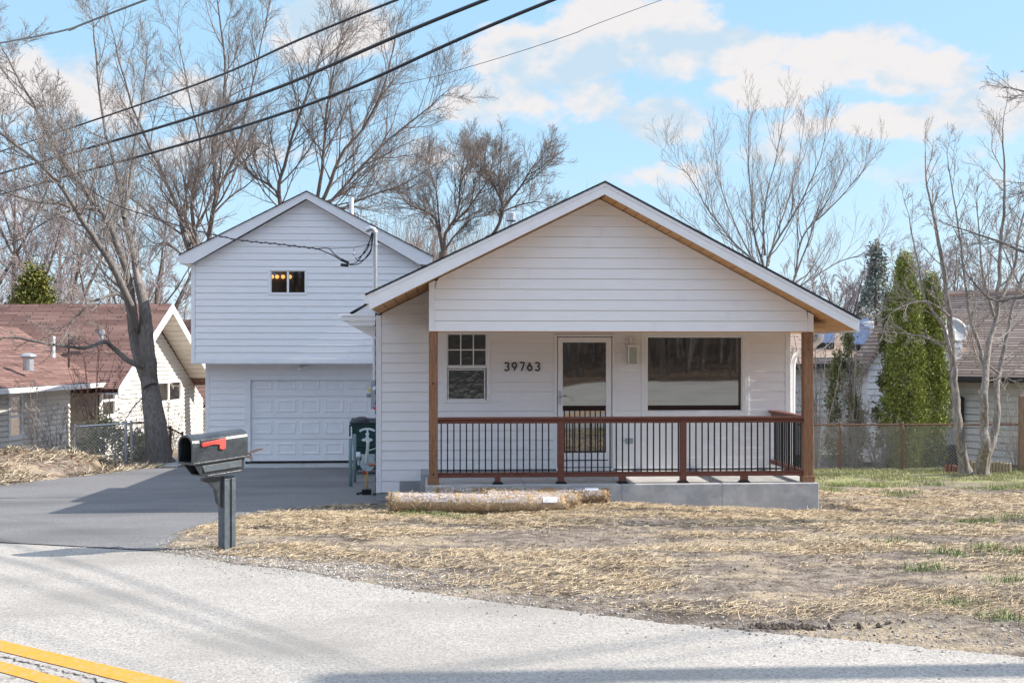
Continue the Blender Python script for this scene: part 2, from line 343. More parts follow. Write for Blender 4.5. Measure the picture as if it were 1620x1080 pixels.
def siding(mb, P0, u, n, sL, sR, z0, z1, pitch, openings=(), proud=.015, groove=.0045, joints=False):
    jr = random.Random(int(z0*100)+len(openings))
    """lap siding: real courses on the plane through P0, horizontal direction u, outward normal n"""
    P0 = Vector(P0); u = Vector(u); n = Vector(n)
    fL = sL if callable(sL) else (lambda z: sL); fR = sR if callable(sR) else (lambda z: sR)
    def P(s_, z, off): return P0 + u*s_ + n*off + Vector((0, 0, z - P0.z))
    a = z0
    while a < z1 - 1e-4:
        b = min(a + pitch, z1); cuts = sorted({a, b} | {z for o in openings for z in (o[2], o[3]) if a < z < b})
        for za, zb in zip(cuts, cuts[1:]):
            zm = (za+zb)/2; ivs = [(None, None)]
            for (s0, s1, oz0, oz1) in openings:
                if oz0 < zm < oz1:
                    nw = []
                    for (p, q) in ivs:
                        pv = -1e9 if p is None else p; qv = 1e9 if q is None else q
                        if s1 <= pv or s0 >= qv: nw.append((p, q)); continue
                        if s0 > pv: nw.append((p, s0))
                        if s1 < qv: nw.append((s1, q))
                    ivs = nw
            if joints and zb-za > .1:
                lo_, hi_ = fL(zm), fR(zm); jx = lo_+(hi_-lo_)*jr.uniform(.15,.85); nw = []
                for (p, q) in ivs:
                    pv = lo_ if p is None else p; qv = hi_ if q is None else q
                    if pv+.5 < jx < qv-.5: nw += [(p, jx-.0022), (jx+.0022, q)]
                    else: nw.append((p, q))
                ivs = nw
            for (p, q) in ivs:
                l0 = fL(za) if p is None else max(p, fL(za)); l1 = fL(zb) if p is None else max(p, fL(zb))
                r0 = fR(za) if q is None else min(q, fR(za)); r1 = fR(zb) if q is None else min(q, fR(zb))
                if r0 - l0 < .003 and r1 - l1 < .003: continue
                if r1 < l1: l1 = r1 = (l1+r1)/2
                if r0 < l0: l0 = r0 = (l0+r0)/2
                oa = .004 + proud*(1-(za-a)/pitch); ob = .004 + proud*(1-(zb-a)/pitch)
                if abs(zb-b) < 1e-6 and zb-za > .03:      # the board top dips behind, leaving a narrow dark groove under the next lap
                    f_ = 1-groove/(zb-za); lg, rg = l0+(l1-l0)*f_, r0+(r1-r0)*f_; zg_ = za+(zb-za)*f_
                    mb.add([P(l0, za, oa), P(r0, za, oa), P(rg, zg_, ob), P(lg, zg_, ob), P(l1, zb, ob-.016), P(r1, zb, ob-.016), P(lg, zg_-.010, ob-.016), P(rg, zg_-.010, ob-.016)], [(0,1,2,3),(6,7,5,4),(3,2,7,6)])
                else: mb.add([P(l0, za, oa), P(r0, za, oa), P(r1, zb, ob), P(l1, zb, ob)], [(0,1,2,3)])
                if abs(za-a) < 1e-6: mb.add([P(l0, za, oa), P(r0, za, oa), P(r0, za, -.016), P(l0, za, -.016)], [(3,2,1,0)])
        a = b

def roof_slab(name, m, parent, a, b, c, d, th, uvdir=True):
    """slab with top corners a,b (eave) c,d (ridge); UV: u along the eave, v up the slope"""
    a, b, c, d = [Vector(p) for p in (a, b, c, d)]; n = (b-a).cross(d-a).normalized()
    if n.z < 0: n = -n
    vs = [a, b, c, d] + [p - n*th for p in (a, b, c, d)]
    mb = MB(); mb.add(vs, [(0,1,2,3),(7,6,5,4),(0,4,5,1),(1,5,6,2),(2,6,7,3),(3,7,4,0)])
    o = mb.build(name, m, parent); me = o.data; uvl = me.uv_layers.new(name='UVMap')
    ud = (b-a).normalized(); vd = n.cross(ud)
    og = ORG[o.name]
    for p in me.polygons:
        for li in p.loop_indices:
            w = me.vertices[me.loops[li].vertex_index].co + og - a
            uvl.data[li].uv = (w.dot(ud), w.dot(vd))
    return o

# ------------------------------------------------------------------ ground, road, driveway
EDGE = sorted([camxy((px-810)/F*(H*F/(py-HZ)), H*F/(py-HZ)) for px, py in
        [(0,850),(120,858),(240,866),(350,884),(420,895),(600,926),(780,953),(1000,979),(1200,1001),(1400,1018),(1620,1041)]])
EDGE = [(-70,24),(-40,18.5),(-20,15.4),(-10,14.1)] + EDGE + [(6,8.3),(10,7.2),(16,6.4),(30,5.5),(70,2)]
def road_edge(x): return interp(x, EDGE)
def gp(px, py, Y):                        # driveway edge points: X on the terrain row Y
    return X_(px, Y)
def solve(px, py):                        # pixel -> ground point on the terrain profile
    lo, hi = 3.0, 60.0
    for _ in range(50):
        mid = (lo+hi)/2; p = at(px, py, mid)
        if p.z < g(p.x, p.y): hi = mid
        else: lo = mid
    return at(px, py, (lo+hi)/2)
DR = [solve(*p) for p in [(245,865),(262,852),(300,838),(345,825),(400,812),(450,806),(520,801),(592,797)]]
DRR = [(DR[0].y-3, DR[0].x-.4)] + [(p.y, p.x) for p in DR] + [(20.05,-1.03),(30.6,-1.0)]
DL = [solve(*p) for p in [(-40,775),(0,769),(60,761),(120,755),(180,748),(215,743)]]
DLL = [(9,-14),(DL[0].y-4,-13.2)] + [(p.y, p.x) for p in DL] + [(DL[-1].y+1.2, DL[-1].x+.3),(40,-9.2)]
def drive_r(y): return interp(y, DRR)
def drive_l(y): return interp(y, DLL)
def in_drive(x, y, pad=0): return y < 30.3 and drive_l(y)-pad < x < drive_r(y)+pad and y > road_edge(x)
def fb(x, y, s, o=0):
    return noise.fractal(Vector((x*s+o, y*s-o, o*.37)), 1.0, 2.0, 4)
def bump_h(x, y):
    h = fb(x, y, .9, 3)*.035 + fb(x, y, 5, 9)*.018 + fb(x, y, 16, 1)*.007
    return h
def ground_z(x, y):
    z = g(x, y)
    e = road_edge(x) + fb(x, y*.3, 1.3, 5)*.10 + fb(x, 0, 6, 2)*.05
    if y < e: return z - .05 - min(.05, (e-y)*.2) + (bump_h(x, y)*.4 if y > e-.5 else 0) + max(0, .045-(e-y)*.25)
    w = min(1, (y-e)/.6)
    if y < 30.3:
        dr = drive_r(y) + fb(x*.3, y, 2.2, 8)*.07; dl = drive_l(y) + fb(x*.3, y, 1.5, 4)*.10
        if dl < x < dr:
            dd = min(dr-x, x-dl); return z - .01 - min(.06, dd*.35)
        w = min(w, abs(x-dr)/.4+.15) if x >= dr else min(w, abs(x-dl)/.5+.1)
    z += bump_h(x, y)*w + .012
    # soil bank left of the driveway
    if x < -8 and 19 < y < 34:
        d = drive_l(y) - x
        if d > 0: z += .42*math.exp(-((d-1.7)/1.1)**2)*min(1, max(0, (33-y)/5))*min(1, max(0, (y-19)/3)) * (1+.35*fb(x, y, .8, 11))
    # shallow hollow and rise along the slab
    if 16.5 < y < 20 and -1 < x < 6:
        z += .06*math.exp(-((x-2.6)/1.4)**2) - .07*max(0, (x-4.2)/1.7)
    return z
def axis(parts):
    out = []
    for a, b, s in parts:
        n = max(1, int(round((b-a)/s))); out += [a+(b-a)*i/n for i in range(n)]
    return out + [parts[-1][1]]
GX = axis([(-400,-60,20),(-60,-16,1.2),(-16,-8,.2),(-8,9,.085),(9,22,.4),(22,60,1.6),(60,400,20)])
GY = axis([(-300,-60,20),(-60,-10,2),(-10,6.5,.8),(6.5,18,.085),(18,31,.16),(31,60,1.0),(60,400,20)])
mb = MB()
for y in GY:
    for x in GX: mb.v.append((x, y, ground_z(x, y)))
nx = len(GX)
for j in range(len(GY)-1):
    for i in range(nx-1): a = j*nx+i; mb.f.append((a, a+1, a+nx+1, a+nx))
def ground_mat():
    m = bpy.data.materials.new('yard_soil_and_thatch'); m.use_nodes = True; nt = m.node_tree; N = nt.nodes; L = nt.links; b = N['Principled BSDF']
    b.inputs['Roughness'].default_value = .95; b.inputs['Specular IOR Level'].default_value = .12
    tc = N.new('ShaderNodeTexCoord')
    def nz(s, d, lo, hi, st=(1,1,1), off=(0,0,0), ro=.6):
        mp = N.new('ShaderNodeMapping'); mp.inputs['Scale'].default_value = st; mp.inputs['Location'].default_value = off; L.new(tc.outputs['Object'], mp.inputs[0])
        n = N.new('ShaderNodeTexNoise'); n.inputs['Scale'].default_value = s; n.inputs['Detail'].default_value = d; n.inputs['Roughness'].default_value = ro; L.new(mp.outputs[0], n.inputs['Vector'])
        r = N.new('ShaderNodeMapRange'); r.interpolation_type = 'SMOOTHSTEP'; r.inputs[1].default_value = lo; r.inputs[2].default_value = hi; L.new(n.outputs[0], r.inputs[0]); return r.outputs[0]
    def MM(op, a, bb):
        n = N.new('ShaderNodeMath'); n.operation = op; n.use_clamp = True
        for i, v in enumerate((a, bb)):
            if isinstance(v, (int, float)): n.inputs[i].default_value = v
            else: L.new(v, n.inputs[i])
        return n.outputs[0]
    soil = mixnode(N, L, nz(7, 10, .35, .65), (.115,.092,.075), (.27,.225,.185))
    soil = mixnode(N, L, nz(1.1, 6, .5, .68, off=(4,2,0)), soil, (.085,.068,.056))
    soil = mixnode(N, L, nz(60, 4, .55, .7), soil, (.36,.31,.26))
    thatch = mixnode(N, L, nz(26, 6, .35, .65, st=(1,2.6,1)), (.235,.185,.13), (.43,.35,.25))
    c = mixnode(N, L, nz(.75, 9, .50, .60, st=(.7,1.5,1), off=(1,7,0), ro=.68), soil, thatch)
    sx = N.new('ShaderNodeSeparateXYZ'); L.new(tc.outputs['Object'], sx.inputs[0])
    def ramp(v, lo, hi):
        r = N.new('ShaderNodeMapRange'); r.interpolation_type = 'SMOOTHSTEP'; r.inputs[1].default_value = lo; r.inputs[2].default_value = hi; L.new(v, r.inputs[0]); return r.outputs[0]
    grass = mixnode(N, L, nz(9, 8, .35, .65), (.155,.19,.06), (.34,.32,.165))
    gm = MM('MULTIPLY', ramp(sx.outputs[0], 6.4, 7.6), ramp(sx.outputs[1], 22.5, 26.5)); gm = MM('MULTIPLY', gm, ramp(sx.outputs[1], 31.5, 29.6))
    gm2 = MM('MULTIPLY', gm, nz(1.2, 7, .38, .56)); c = mixnode(N, L, gm2, c, grass)
    mulch = mixnode(N, L, nz(14, 8, .35, .65), (.13,.095,.075), (.25,.19,.15))
    c = mixnode(N, L, ramp(sx.outputs[1], 29.8, 30.8), c, mulch)
    c = mixnode(N, L, MM('MULTIPLY', ramp(sx.outputs[0], -8.6, -9.6), 1.0), c, mixnode(N, L, nz(2.2, 8, .4, .62), (.20,.15,.115), (.50,.39,.25)))
    c = mixnode(N, L, MM('MULTIPLY', ramp(sx.outputs[1], -2, -8), 1.0), c, mixnode(N, L, nz(3, 8, .35, .62), (.05,.035,.025), (.13,.085,.06)))
    L.new(c, b.inputs['Base Color'])
    mp = N.new('ShaderNodeMapping'); L.new(tc.outputs['Object'], mp.inputs[0]); n = N.new('ShaderNodeTexNoise'); n.inputs['Scale'].default_value = 28; n.inputs['Detail'].default_value = 8; L.new(mp.outputs[0], n.inputs['Vector'])
    bp = N.new('ShaderNodeBump'); bp.inputs['Strength'].default_value = .9; bp.inputs['Distance'].default_value = .03; L.new(n.outputs[0], bp.inputs['Height']); L.new(bp.outputs[0], b.inputs['Normal'])
    return m
def asphalt(name, c1, c2, c3, speck, patch):
    m = bpy.data.materials.new(name); m.use_nodes = True; nt = m.node_tree; N = nt.nodes; L = nt.links; b = N['Principled BSDF']
    b.inputs['Roughness'].default_value = .9; b.inputs['Specular IOR Level'].default_value = .25
    tc = N.new('ShaderNodeTexCoord')
    def nz(s, d, lo, hi, st=(1,1,1)):
        mp = N.new('ShaderNodeMapping'); mp.inputs['Scale'].default_value = st; L.new(tc.outputs['Object'], mp.inputs[0])
        n = N.new('ShaderNodeTexNoise'); n.inputs['Scale'].default_value = s; n.inputs['Detail'].default_value = d; L.new(mp.outputs[0], n.inputs['Vector'])
        r = N.new('ShaderNodeMapRange'); r.inputs[1].default_value = lo; r.inputs[2].default_value = hi; L.new(n.outputs[0], r.inputs[0]); return r.outputs[0]
    v = N.new('ShaderNodeTexVoronoi'); v.inputs['Scale'].default_value = speck; L.new(tc.outputs['Object'], v.inputs['Vector'])
    hs = N.new('ShaderNodeSeparateColor'); L.new(v.outputs['Color'], hs.inputs[0])
    c = mixnode(N, L, hs.outputs[0], c1, c2)
    c = mixnode(N, L, nz(speck*.9, 3, .56, .74), c, c3)
    c = mixnode(N, L, nz(patch, 7, .45, .75, (1,1.6,1)), c, tuple(x*.86 for x in c1))
    L.new(c, b.inputs['Base Color'])
    bp = N.new('ShaderNodeBump'); bp.inputs['Strength'].default_value = .3; bp.inputs['Distance'].default_value = .005; L.new(v.outputs['Distance'], bp.inputs['Height']); L.new(bp.outputs[0], b.inputs['Normal'])
    return m
tag(mb.build('ground', ground_mat(), smooth=True), None, kind='structure')
# road: from the far edge to well behind the photographer, bending away to the right
mb = MB(); xs = axis([(-70,-8,1.0),(-8,7,.25),(7,70,1.5)])
for x in xs:
    e = road_edge(x) + .02; near = max(-26, interp(x, [(-70,17),(-40,11),(-20,7.5),(-8,5.0),(-2,2.0),(1,-4),(3,-12),(8,-24),(70,-30)]))
    for k in range(13):
        y = e + (near-e)*k/12; mb.v.append((x, y, g(x, y) + .004 + (.045 if y < -12 else 0)))
for i in range(len(xs)-1):
    for k in range(12): a = i*13+k; mb.f.append((a, a+1, a+14, a+13))
tag(mb.build('road', asphalt('worn_chip_seal', (.285,.265,.24), (.45,.42,.385), (.10,.095,.09), 62, .5)), None, kind='structure')
mb = MB(); ys = axis([(12.0,31.0,.2)]); ys = [y for y in ys]
K = 24
for y in ys:
    l, r = drive_l(y)-.15, drive_r(y)+.12
    if y > 19.9: r = -1.0
    for k in range(K+1):
        x = l + (r-l)*k/K; yy = max(y, road_edge(x) + .0) if y < 15.5 else y
        mb.v.append((x, yy, g(x, yy) + (.014 if yy < 29.45 else .01)))
for j in range(len(ys)-1):
    for k in range(K): a = j*(K+1)+k; mb.f.append((a, a+1, a+K+2, a+K+1))
tag(mb.build('driveway', asphalt('fresh_asphalt', (.125,.122,.125), (.20,.196,.198), (.32,.31,.30), 60, .35)), None, kind='structure')
# painted centre lines
def ribbon(name, A, B, m, z=.009, n=40):
    mb = MB()
    for i in range(n+1):
        t = i/n
        for P in (A, B):
            k = t*(len(P)-1); q = min(int(k), len(P)-2); f = k-q
            mb.v.append((P[q][0]+(P[q+1][0]-P[q][0])*f, P[q][1]+(P[q+1][1]-P[q][1])*f, z))
    for i in range(n): mb.f.append((2*i, 2*i+1, 2*i+3, 2*i+2))
    return tag(mb.build(name, m), None, kind='structure')
def rp(px, py): d = H*F/(py-HZ); return camxy((px-810)/F*d, d)
paint = mat('yellow_road_paint', (.66,.29,.025), .7, var=(.56,.25,.03), vscale=14, third=(.42,.29,.14), tscale=26, spec=.2)
ribbon('road_line', [(-25,14.2),(-14,11.7),(-8,10.1),rp(0,1013.5),rp(140,1046.5),rp(290,1081),(2.4,4.4),(5,.5),(9,-9)], [(-25,14),(-14,11.5),(-8,9.85),rp(0,1031),rp(110,1058),rp(205,1082),(2.2,4.2),(4.8,.4),(8.8,-9)], paint, n=120)
ribbon('road_line', [(-25,13.7),(-14,11.2),(-8,9.5),rp(0,1047),rp(70,1066),rp(133,1082),(1.9,4.0),(4.5,.3),(8.5,-9)], [(-25,13.5),(-14,11),(-8,9.28),rp(0,1064),rp(40,1075),rp(66,1083),(1.7,3.8),(4.3,.2),(8.3,-9)], paint, n=120)
mb = MB(); random.seed(5)
for pl, w in (([rp(-60,1030),rp(0,1040),rp(50,1050),rp(95,1062),rp(125,1068),rp(170,1085),rp(260,1120)], .007), ([rp(0,1075),rp(60,1068),rp(100,1072),rp(140,1090)], .004), ([rp(60,1052),rp(75,1068),rp(90,1080)], .004)):
    P = []
    for (a, b) in zip(pl, pl[1:]):
        for k in range(14):
            t = k/14; P.append((a[0]+(b[0]-a[0])*t+random.uniform(-.02,.02), a[1]+(b[1]-a[1])*t+random.uniform(-.02,.02)))
    base = len(mb.v)
    for p in P:
        ww = w*random.uniform(.3,1.3); mb.v.append((p[0]-ww*.4, p[1]-ww, .0085)); mb.v.append((p[0]+ww*.4, p[1]+ww, .0085))
    for i in range(len(P)-1): mb.f.append((base+2*i, base+2*i+1, base+2*i+3, base+2*i+2))
tag(mb.build('road_crack', mat('tar_crack', (.035,.035,.037), .8)), None, kind='structure')
# concrete apron in front of the garage
mb = MB(); zA = Z_(480,738.5,29.42)
mb.box(X_(383,30.0), -1.05, 29.42, 29.95, zA-.4, zA-.004); mb.box(X_(383,30.0), X_(478,30)-.006, 29.44, 31.2, zA-.4, zA); mb.box(X_(478,30)+.006, -1.05, 29.44, 31.2, zA-.4, zA)
tag(mb.build('concrete_apron', M['concrete'], bevel=.008), None, kind='structure')
tag(onebox('parking_pad', M['concrete'], None, X_(238,32.0), X_(292,32.0), 31.0, 33.5, -1.2, Z_(260,738,31.0), bevel=.01), None, kind='structure')

# ------------------------------------------------------------------ the house
house = thing('house', (2.4, 18.0, 0), 'white lap-sided house with a covered front porch, gabled garage wing and the black number 39763', 'house')
YG, YW, YR = 18.0, 20.0, 17.45
zb = Z_(680,523.6,YG); zdeck = .077
xl = X_(678.5,YG); xr = X_(1286.6,YG)
EL = (X_(584.5,YR), Z_(584.5,490,YR)); RD = (X_(957,YR), Z_(957,307.5,YR)); ER = (X_(1359.5,YR), Z_(1359.5,525,YR))
TL = (X_(580.5,YR), Z_(580.5,466,YR)); TR = (X_(957,YR), Z_(957,288.5,YR)); TRR = (X_(1359.5,YR), Z_(1359.5,505,YR))
def zs(x):                                # underside of the front roof
    return EL[1]+(RD[1]-EL[1])*(x-EL[0])/(RD[0]-EL[0]) if x < RD[0] else RD[1]+(ER[1]-RD[1])*(x-RD[0])/(ER[0]-RD[0])
def xsl(z): return EL[0]+(RD[0]-EL[0])*(z-EL[1])/(RD[1]-EL[1])
def xsr(z): return RD[0]+(ER[0]-RD[0])*(z-RD[1])/(ER[1]-RD[1])
XL0, XR0 = X_(595,YW), X_(1250,YW)
# --- walls (one part): front wall, gable, side walls, upper wing
wall = MB()
win_s = (X_(701.4,YW), X_(775,YW), Z_(740,636.8,YW), Z_(740,525,YW))
door_o = (X_(876.4,YW), X_(972.3,YW), .0, Z_(920,528.5,YW))
win_b = (X_(1014.4,YW), X_(1184,YW), Z_(1100,657.5,YW), Z_(1100,525.5,YW))
z0w = Z_(740,742.2,YW)
ops = [(a-0, b, c, d) for a, b, c, d in (win_s, door_o, win_b)]
siding(wall, (0,YW,0), (1,0,0), (0,-1,0), lambda z: max(XL0+.09, xsl(z)), lambda z: min(XR0-.09, xsr(z)), z0w, RD[1], .1615, [(a,b,c,d) for a,b,c,d in ops], joints=True)
siding(wall, (0,YW,0), (1,0,0), (0,-1,0), XL0+.09, X_(667,YW), Z_(640,760.3,YW), z0w, .3)
siding(wall, (0,YW,0), (1,0,0), (0,-1,0), XL0+.09, X_(638,YW), Z_(640,778,YW), Z_(640,760.3,YW), .3)
siding(wall, (0,YG,0), (1,0,0), (0,-1,0), lambda z: max(xl+.09, xsl(z)), lambda z: min(xr-.09, xsr(z)), zb, RD[1]-.005, .1578, proud=.014, joints=True)
siding(wall, (XL0,31,0), (0,-1,0), (-1,0,0), 0, 11.0, Z_(640,778,YW), 2.9, .1615)
siding(wall, (XR0,20,0), (0,1,0), (1,0,0), .09, 12.0, z0w, 2.5, .1615)
wall.box(XL0+.02, XR0-.02, YW+.12, 30.0, -.3, 2.3)              # solid core behind the boards
wall.prismY([(xl+.03,zb+.012),(xr-.03,zb+.012),(xr-.03,zs(xr)-.005),(RD[0],RD[1]-.03),(xl+.03,zs(xl)-.005)], YG+.018, YG+.14)
YU, YL = 29.7, 30.4
zbu = Z_(450,574,YU); xul = X_(302.5,YU); rU = (X_(484,29.45), Z_(484,314.5,29.45)); xur = 2*rU[0]-xul
eU = (X_(304,29.45), Z_(304,416.7,29.45)); sU = (rU[1]-eU[1])/(rU[0]-eU[0])
winU = (X_(424.5,YU), X_(485.5,YU), Z_(450,466.5,YU), Z_(450,425.5,YU))
def uL(z): return max(xul+.10, rU[0]-(rU[1]-z)/sU)
def uR(z): return min(xur-.10, rU[0]+(rU[1]-z)/sU)
siding(wall, (0,YU,0), (1,0,0), (0,-1,0), uL, uR, zbu+.10, rU[1], .1615, [winU], joints=True)
siding(wall, (xul,37.5,0), (0,-1,0), (-1,0,0), .1, 7.7, zbu+.1, eU[1]+.05, .1615)
wall.prismY([(xul+.02,zbu+.02),(winU[0],zbu+.02),(winU[0],eU[1]),(xul+.02,eU[1])], YU+.018, YU+.1)
wall.prismY([(winU[1],zbu+.02),(xur-.02,zbu+.02),(xur-.02,eU[1]),(winU[1],eU[1])], YU+.018, YU+.1)
wall.prismY([(winU[0],zbu+.02),(winU[1],zbu+.02),(winU[1],winU[2]),(winU[0],winU[2])], YU+.018, YU+.1)
wall.prismY([(winU[0],winU[3]),(winU[1],winU[3]),(winU[1],eU[1]),(winU[0],eU[1])], YU+.018, YU+.1)
wall.prismY([(xul+.02,eU[1]+.001),(xur-.02,eU[1]+.001),(rU[0],rU[1]-.02)], YU+.018, YU+.1)
wall.box(xul+.02, xur-.02, YU+2.2, 37.4, zbu+.02, eU[1])        # body of the upper floor behind the bathroom
wall.box(xul+.02, xul+.1, YU+.1, YU+2.2, zbu+.02, eU[1]); wall.box(xur-.1, xur-.02, YU+.1, YU+2.2, zbu+.02, eU[1])
wall.box(xul+.1, xur-.1, YU+.1, YU+2.2, zbu+.02, zbu+.1); wall.box(xul+.1, xur-.1, YU+.1, YU+2.2, eU[1]-.05, eU[1])
xll = X_(325,YL); gdo = (X_(387.6,YL), X_(595,YL), -1.5, Z_(480,593.5,YL))
siding(wall, (0,YL,0), (1,0,0), (0,-1,0), xll+.10, XL0, -.75, zbu+.0, .1615, [gdo])
siding(wall, (xll,37.3,0), (0,-1,0), (-1,0,0), 0, 6.8, -.75, zbu, .1615)
wall.box(xll+.02, gdo[0], YL+.018, 37.2, -1.2, zbu+.018); wall.box(gdo[0], XL0+.02, YL+.2, 37.2, -1.2, zbu+.018); wall.box(gdo[0],XL0+.02,YL+.018,YL+.19,gdo[3],zbu+.018)
wallo = wall.build('wall', M['siding'], house)
# --- trim boards
def trimbox(*a): onebox('corner_trim', M['trim'], house, *a, bevel=.003)
trimbox(XL0, XL0+.088, YW-.022, YW+.12, Z_(600,779,YW), zs(XL0+.05)-.01)
trimbox(XR0-.088, XR0, YW-.022, YW+.12, z0w-.02, zs(XR0)+.02)
for a_, b_ in ((xl, xl+.088), (xr-.088, xr)):
    t_ = MB(); t_.prismY([(a_,zb-.002),(b_,zb-.002),(b_,zs(b_)-.004),(a_,zs(a_)-.004)], YG-.020, YG+.15); t_.build('corner_trim', M['trim'], house, bevel=.003)
trimbox(xul, xul+.095, YU-.022, YU+.1, zbu, eU[1]+.0)
t_ = MB(); t_.box(xul+.097, xur, YU-.020, YU+.1, zbu-.004, zbu+.10); t_.box(xul+.004, xur, YU-.01, 37.4, zbu-.02, zbu-.0045); t_.build('band_board', M['trim'], house)
trimbox(xll, xll+.10, YL-.022, YL+.1, -1.0, zbu-.03)
t_ = MB(); t_.box(gdo[0], X_(396.5,YL), YL-.02, YL+.12, -.66, gdo[3]); t_.box(X_(396.5,YL), X_(585.5,YL), YL-.02, YL+.12, Z_(480,601,YL), gdo[3]); t_.box(X_(585.5,YL), gdo[1], YL-.02, YL+.12, -.66, gdo[3])
t_.build('garage_door_casing', M['trim'], house)
# --- foundation
fd = MB(); fd.box(XL0+.005, XR0-.02, YW+.012, 30.0, -1.1, z0w-.012); fd.box(xll+.01, X_(396,YL), YL+.0, YL+.3, -1.3, -.72)
fd.box(X_(632,YW), X_(668,YW), YW-.02, YW+.01, -1, Z_(650,760.5,YW)); fd.box(X_(666.5,YW), X_(680,YW), YW-.9, YW-.022, -1, Z_(670,743,YW-.5)-.03)
fd.build('foundation', M['found'], house, bevel=.004)
# --- roofs
def front_roof():
    th = .10; yb = 37.0
    up = .010
    roof_slab('roof', M['shingle_dark'], house, (TL[0]-.03,YR-.03,TL[1]+up-.0), (TL[0]-.03,yb,TL[1]+up), (TR[0],yb,TR[1]+.012+up), (TR[0],YR-.03,TR[1]+.012+up), .014)
    roof_slab('roof', M['shingle_dark'], house, (TRR[0]+.03,yb,TRR[1]+up), (TRR[0]+.03,YR-.03,TRR[1]+up), (TR[0]+.002,YR-.03,TR[1]+.012+up), (TR[0]+.002,yb,TR[1]+.012+up), .014)
    d = MB()                                # roof deck and back gable
    d.prismY([(TL[0],TL[1]),(TL[0],TL[1]-.06),(TR[0],TR[1]-.10),(TRR[0],TRR[1]-.06),(TRR[0],TRR[1]),(TR[0],TR[1])], YR+.035, yb-.03)
    d.prismY([(XL0+.03,2.3),(XR0-.03,2.3),(XR0-.03,zs(XR0)-.02),(RD[0],RD[1]-.02),(XL0+.03,zs(XL0)-.02)], YW+.13, yb-.4)
    d.build('roof_deck', M['cedar'], house)
    f = MB(); f.prismY([TL, TR, RD, EL], YR, YR+.03); f.prismY([TR, TRR, ER, RD], YR+.0005, YR+.03)
    f.prismY([(TL[0]+.10,TL[1]+.037),(TR[0],TR[1]-.02+.002),(TR[0],TR[1]-.055),(TL[0]+.10,TL[1]-.003)][::-1], YR-.012, YR-.001)
    f.prismY([(TR[0]+.001,TR[1]-.018),(TRR[0]-.02,TRR[1]-.004),(TRR[0]-.02,TRR[1]-.04),(TR[0]+.001,TR[1]-.055)][::-1], YR-.012, YR-.001)
    f.box(EL[0], EL[0]+.025, YR+.03, yb, EL[1]+.02, TL[1]); f.box(ER[0]-.025, ER[0], YR+.03, yb, ER[1], TRR[1])
    f.build('fascia', M['trim'], house, bevel=.003)
    s = MB(); w = .185                      # cedar boards running front to back under the roof
    for side in (0, 1):
        P0, P1 = (EL, RD) if side == 0 else (ER, RD)
        v = Vector((P1[0]-P0[0], 0, P1[1]-P0[1])); L = v.length; v.normalize(); n = Vector((-v.z, 0, v.x)) if side == 0 else Vector((v.z, 0, -v.x))
        if n.z < 0: n = -n
        k = 0; a = .02
        while a < L-.02:
            b = min(a+w-.010, L-.01); p0 = Vector((P0[0],0,P0[1]))+v*a+n*.012; p1 = Vector((P0[0],0,P0[1]))+v*b+n*.012
            yb2 = 37.0 if (side == 1 and p1.x > XR0-.1) else YW+.1
            pts = [(p0.x,YR+.032,p0.z),(p1.x,YR+.032,p1.z),(p1.x+n.x*.016,YR+.032,p1.z+n.z*.016),(p0.x+n.x*.016,YR+.032,p0.z+n.z*.016)]
            s.prism(pts, (0, yb2-YR-.032, 0)); a += w; k += 1
    s.build('soffit', M['soffit'], house)
front_roof()
def upper_roof():
    yf, yb = 29.45, 37.8
    tl = (X_(283,yf), Z_(283,404,yf)); tp = (X_(485,yf), Z_(485,302.5,yf)); tr_ = (2*tp[0]-tl[0], tl[1])
    bl = (X_(283.4,yf), Z_(283,416.9,yf)); bl2 = (eU[0], eU[1]); br = (2*tp[0]-bl2[0], bl2[1]); br2 = (2*tp[0]-bl[0], bl[1])
    roof_slab('roof', M['shingle_dark'], house, (tl[0]-.02,yf-.03,tl[1]+.012), (tl[0]-.02,yb,tl[1]+.012), (tp[0],yb,tp[1]+.016), (tp[0],yf-.03,tp[1]+.016), .02)
    roof_slab('roof', M['shingle_dark'], house, (tr_[0]+.02,yb,tr_[1]+.012), (tr_[0]+.02,yf-.03,tr_[1]+.012), (tp[0]+.002,yf-.03,tp[1]+.016), (tp[0]+.002,yb,tp[1]+.016), .02)
    f = MB(); f.prismY([tl, tp, rU, bl2, bl], yf, yf+.03); f.prismY([tp, tr_, br2, br, rU], yf+.0005, yf+.03)
    f.box(bl[0]+.0, bl[0]+.03, yf+.03, yb, bl[1], tl[1]); f.box(bl[0]+.03, xul, yf+.03, yb, bl[1], bl[1]+.02)
    f.prismY([(bl[0]-.08,bl[1]+.10),(bl[0]-.09,bl[1]+.17),(bl[0]-.004,bl[1]+.17),(bl[0]-.004,bl[1]+.09)], yf+.02, yb)   # eave gutter end
    f.build('fascia', M['trim'], house, bevel=.003)
    d = MB(); d.prismY([(tl[0]+.04,tl[1]),(tl[0]+.04,tl[1]-.05),(tp[0],tp[1]-.09),(tr_[0]-.04,tr_[1]-.05),(tr_[0]-.04,tr_[1]),(tp[0],tp[1])], yf+.035, yb-.02)
    d.build('roof_deck', M['trim'], house)
    p = MB(); c = at(556,335,31.5); p.tube([(c.x,c.y,c.z-.4),(c.x,c.y,Z_(556,313,31.5))], .055, 14); p.build('vent_pipe', M['vinyl'], house, smooth=False)
upper_roof()
p = MB(); c = at(808.5,336,22.2); p.tube([(c.x,c.y,c.z-1.0),(c.x,c.y,c.z-.05)], .055, 14)
fl = p.build('flue', M['galv'], house); p = MB()
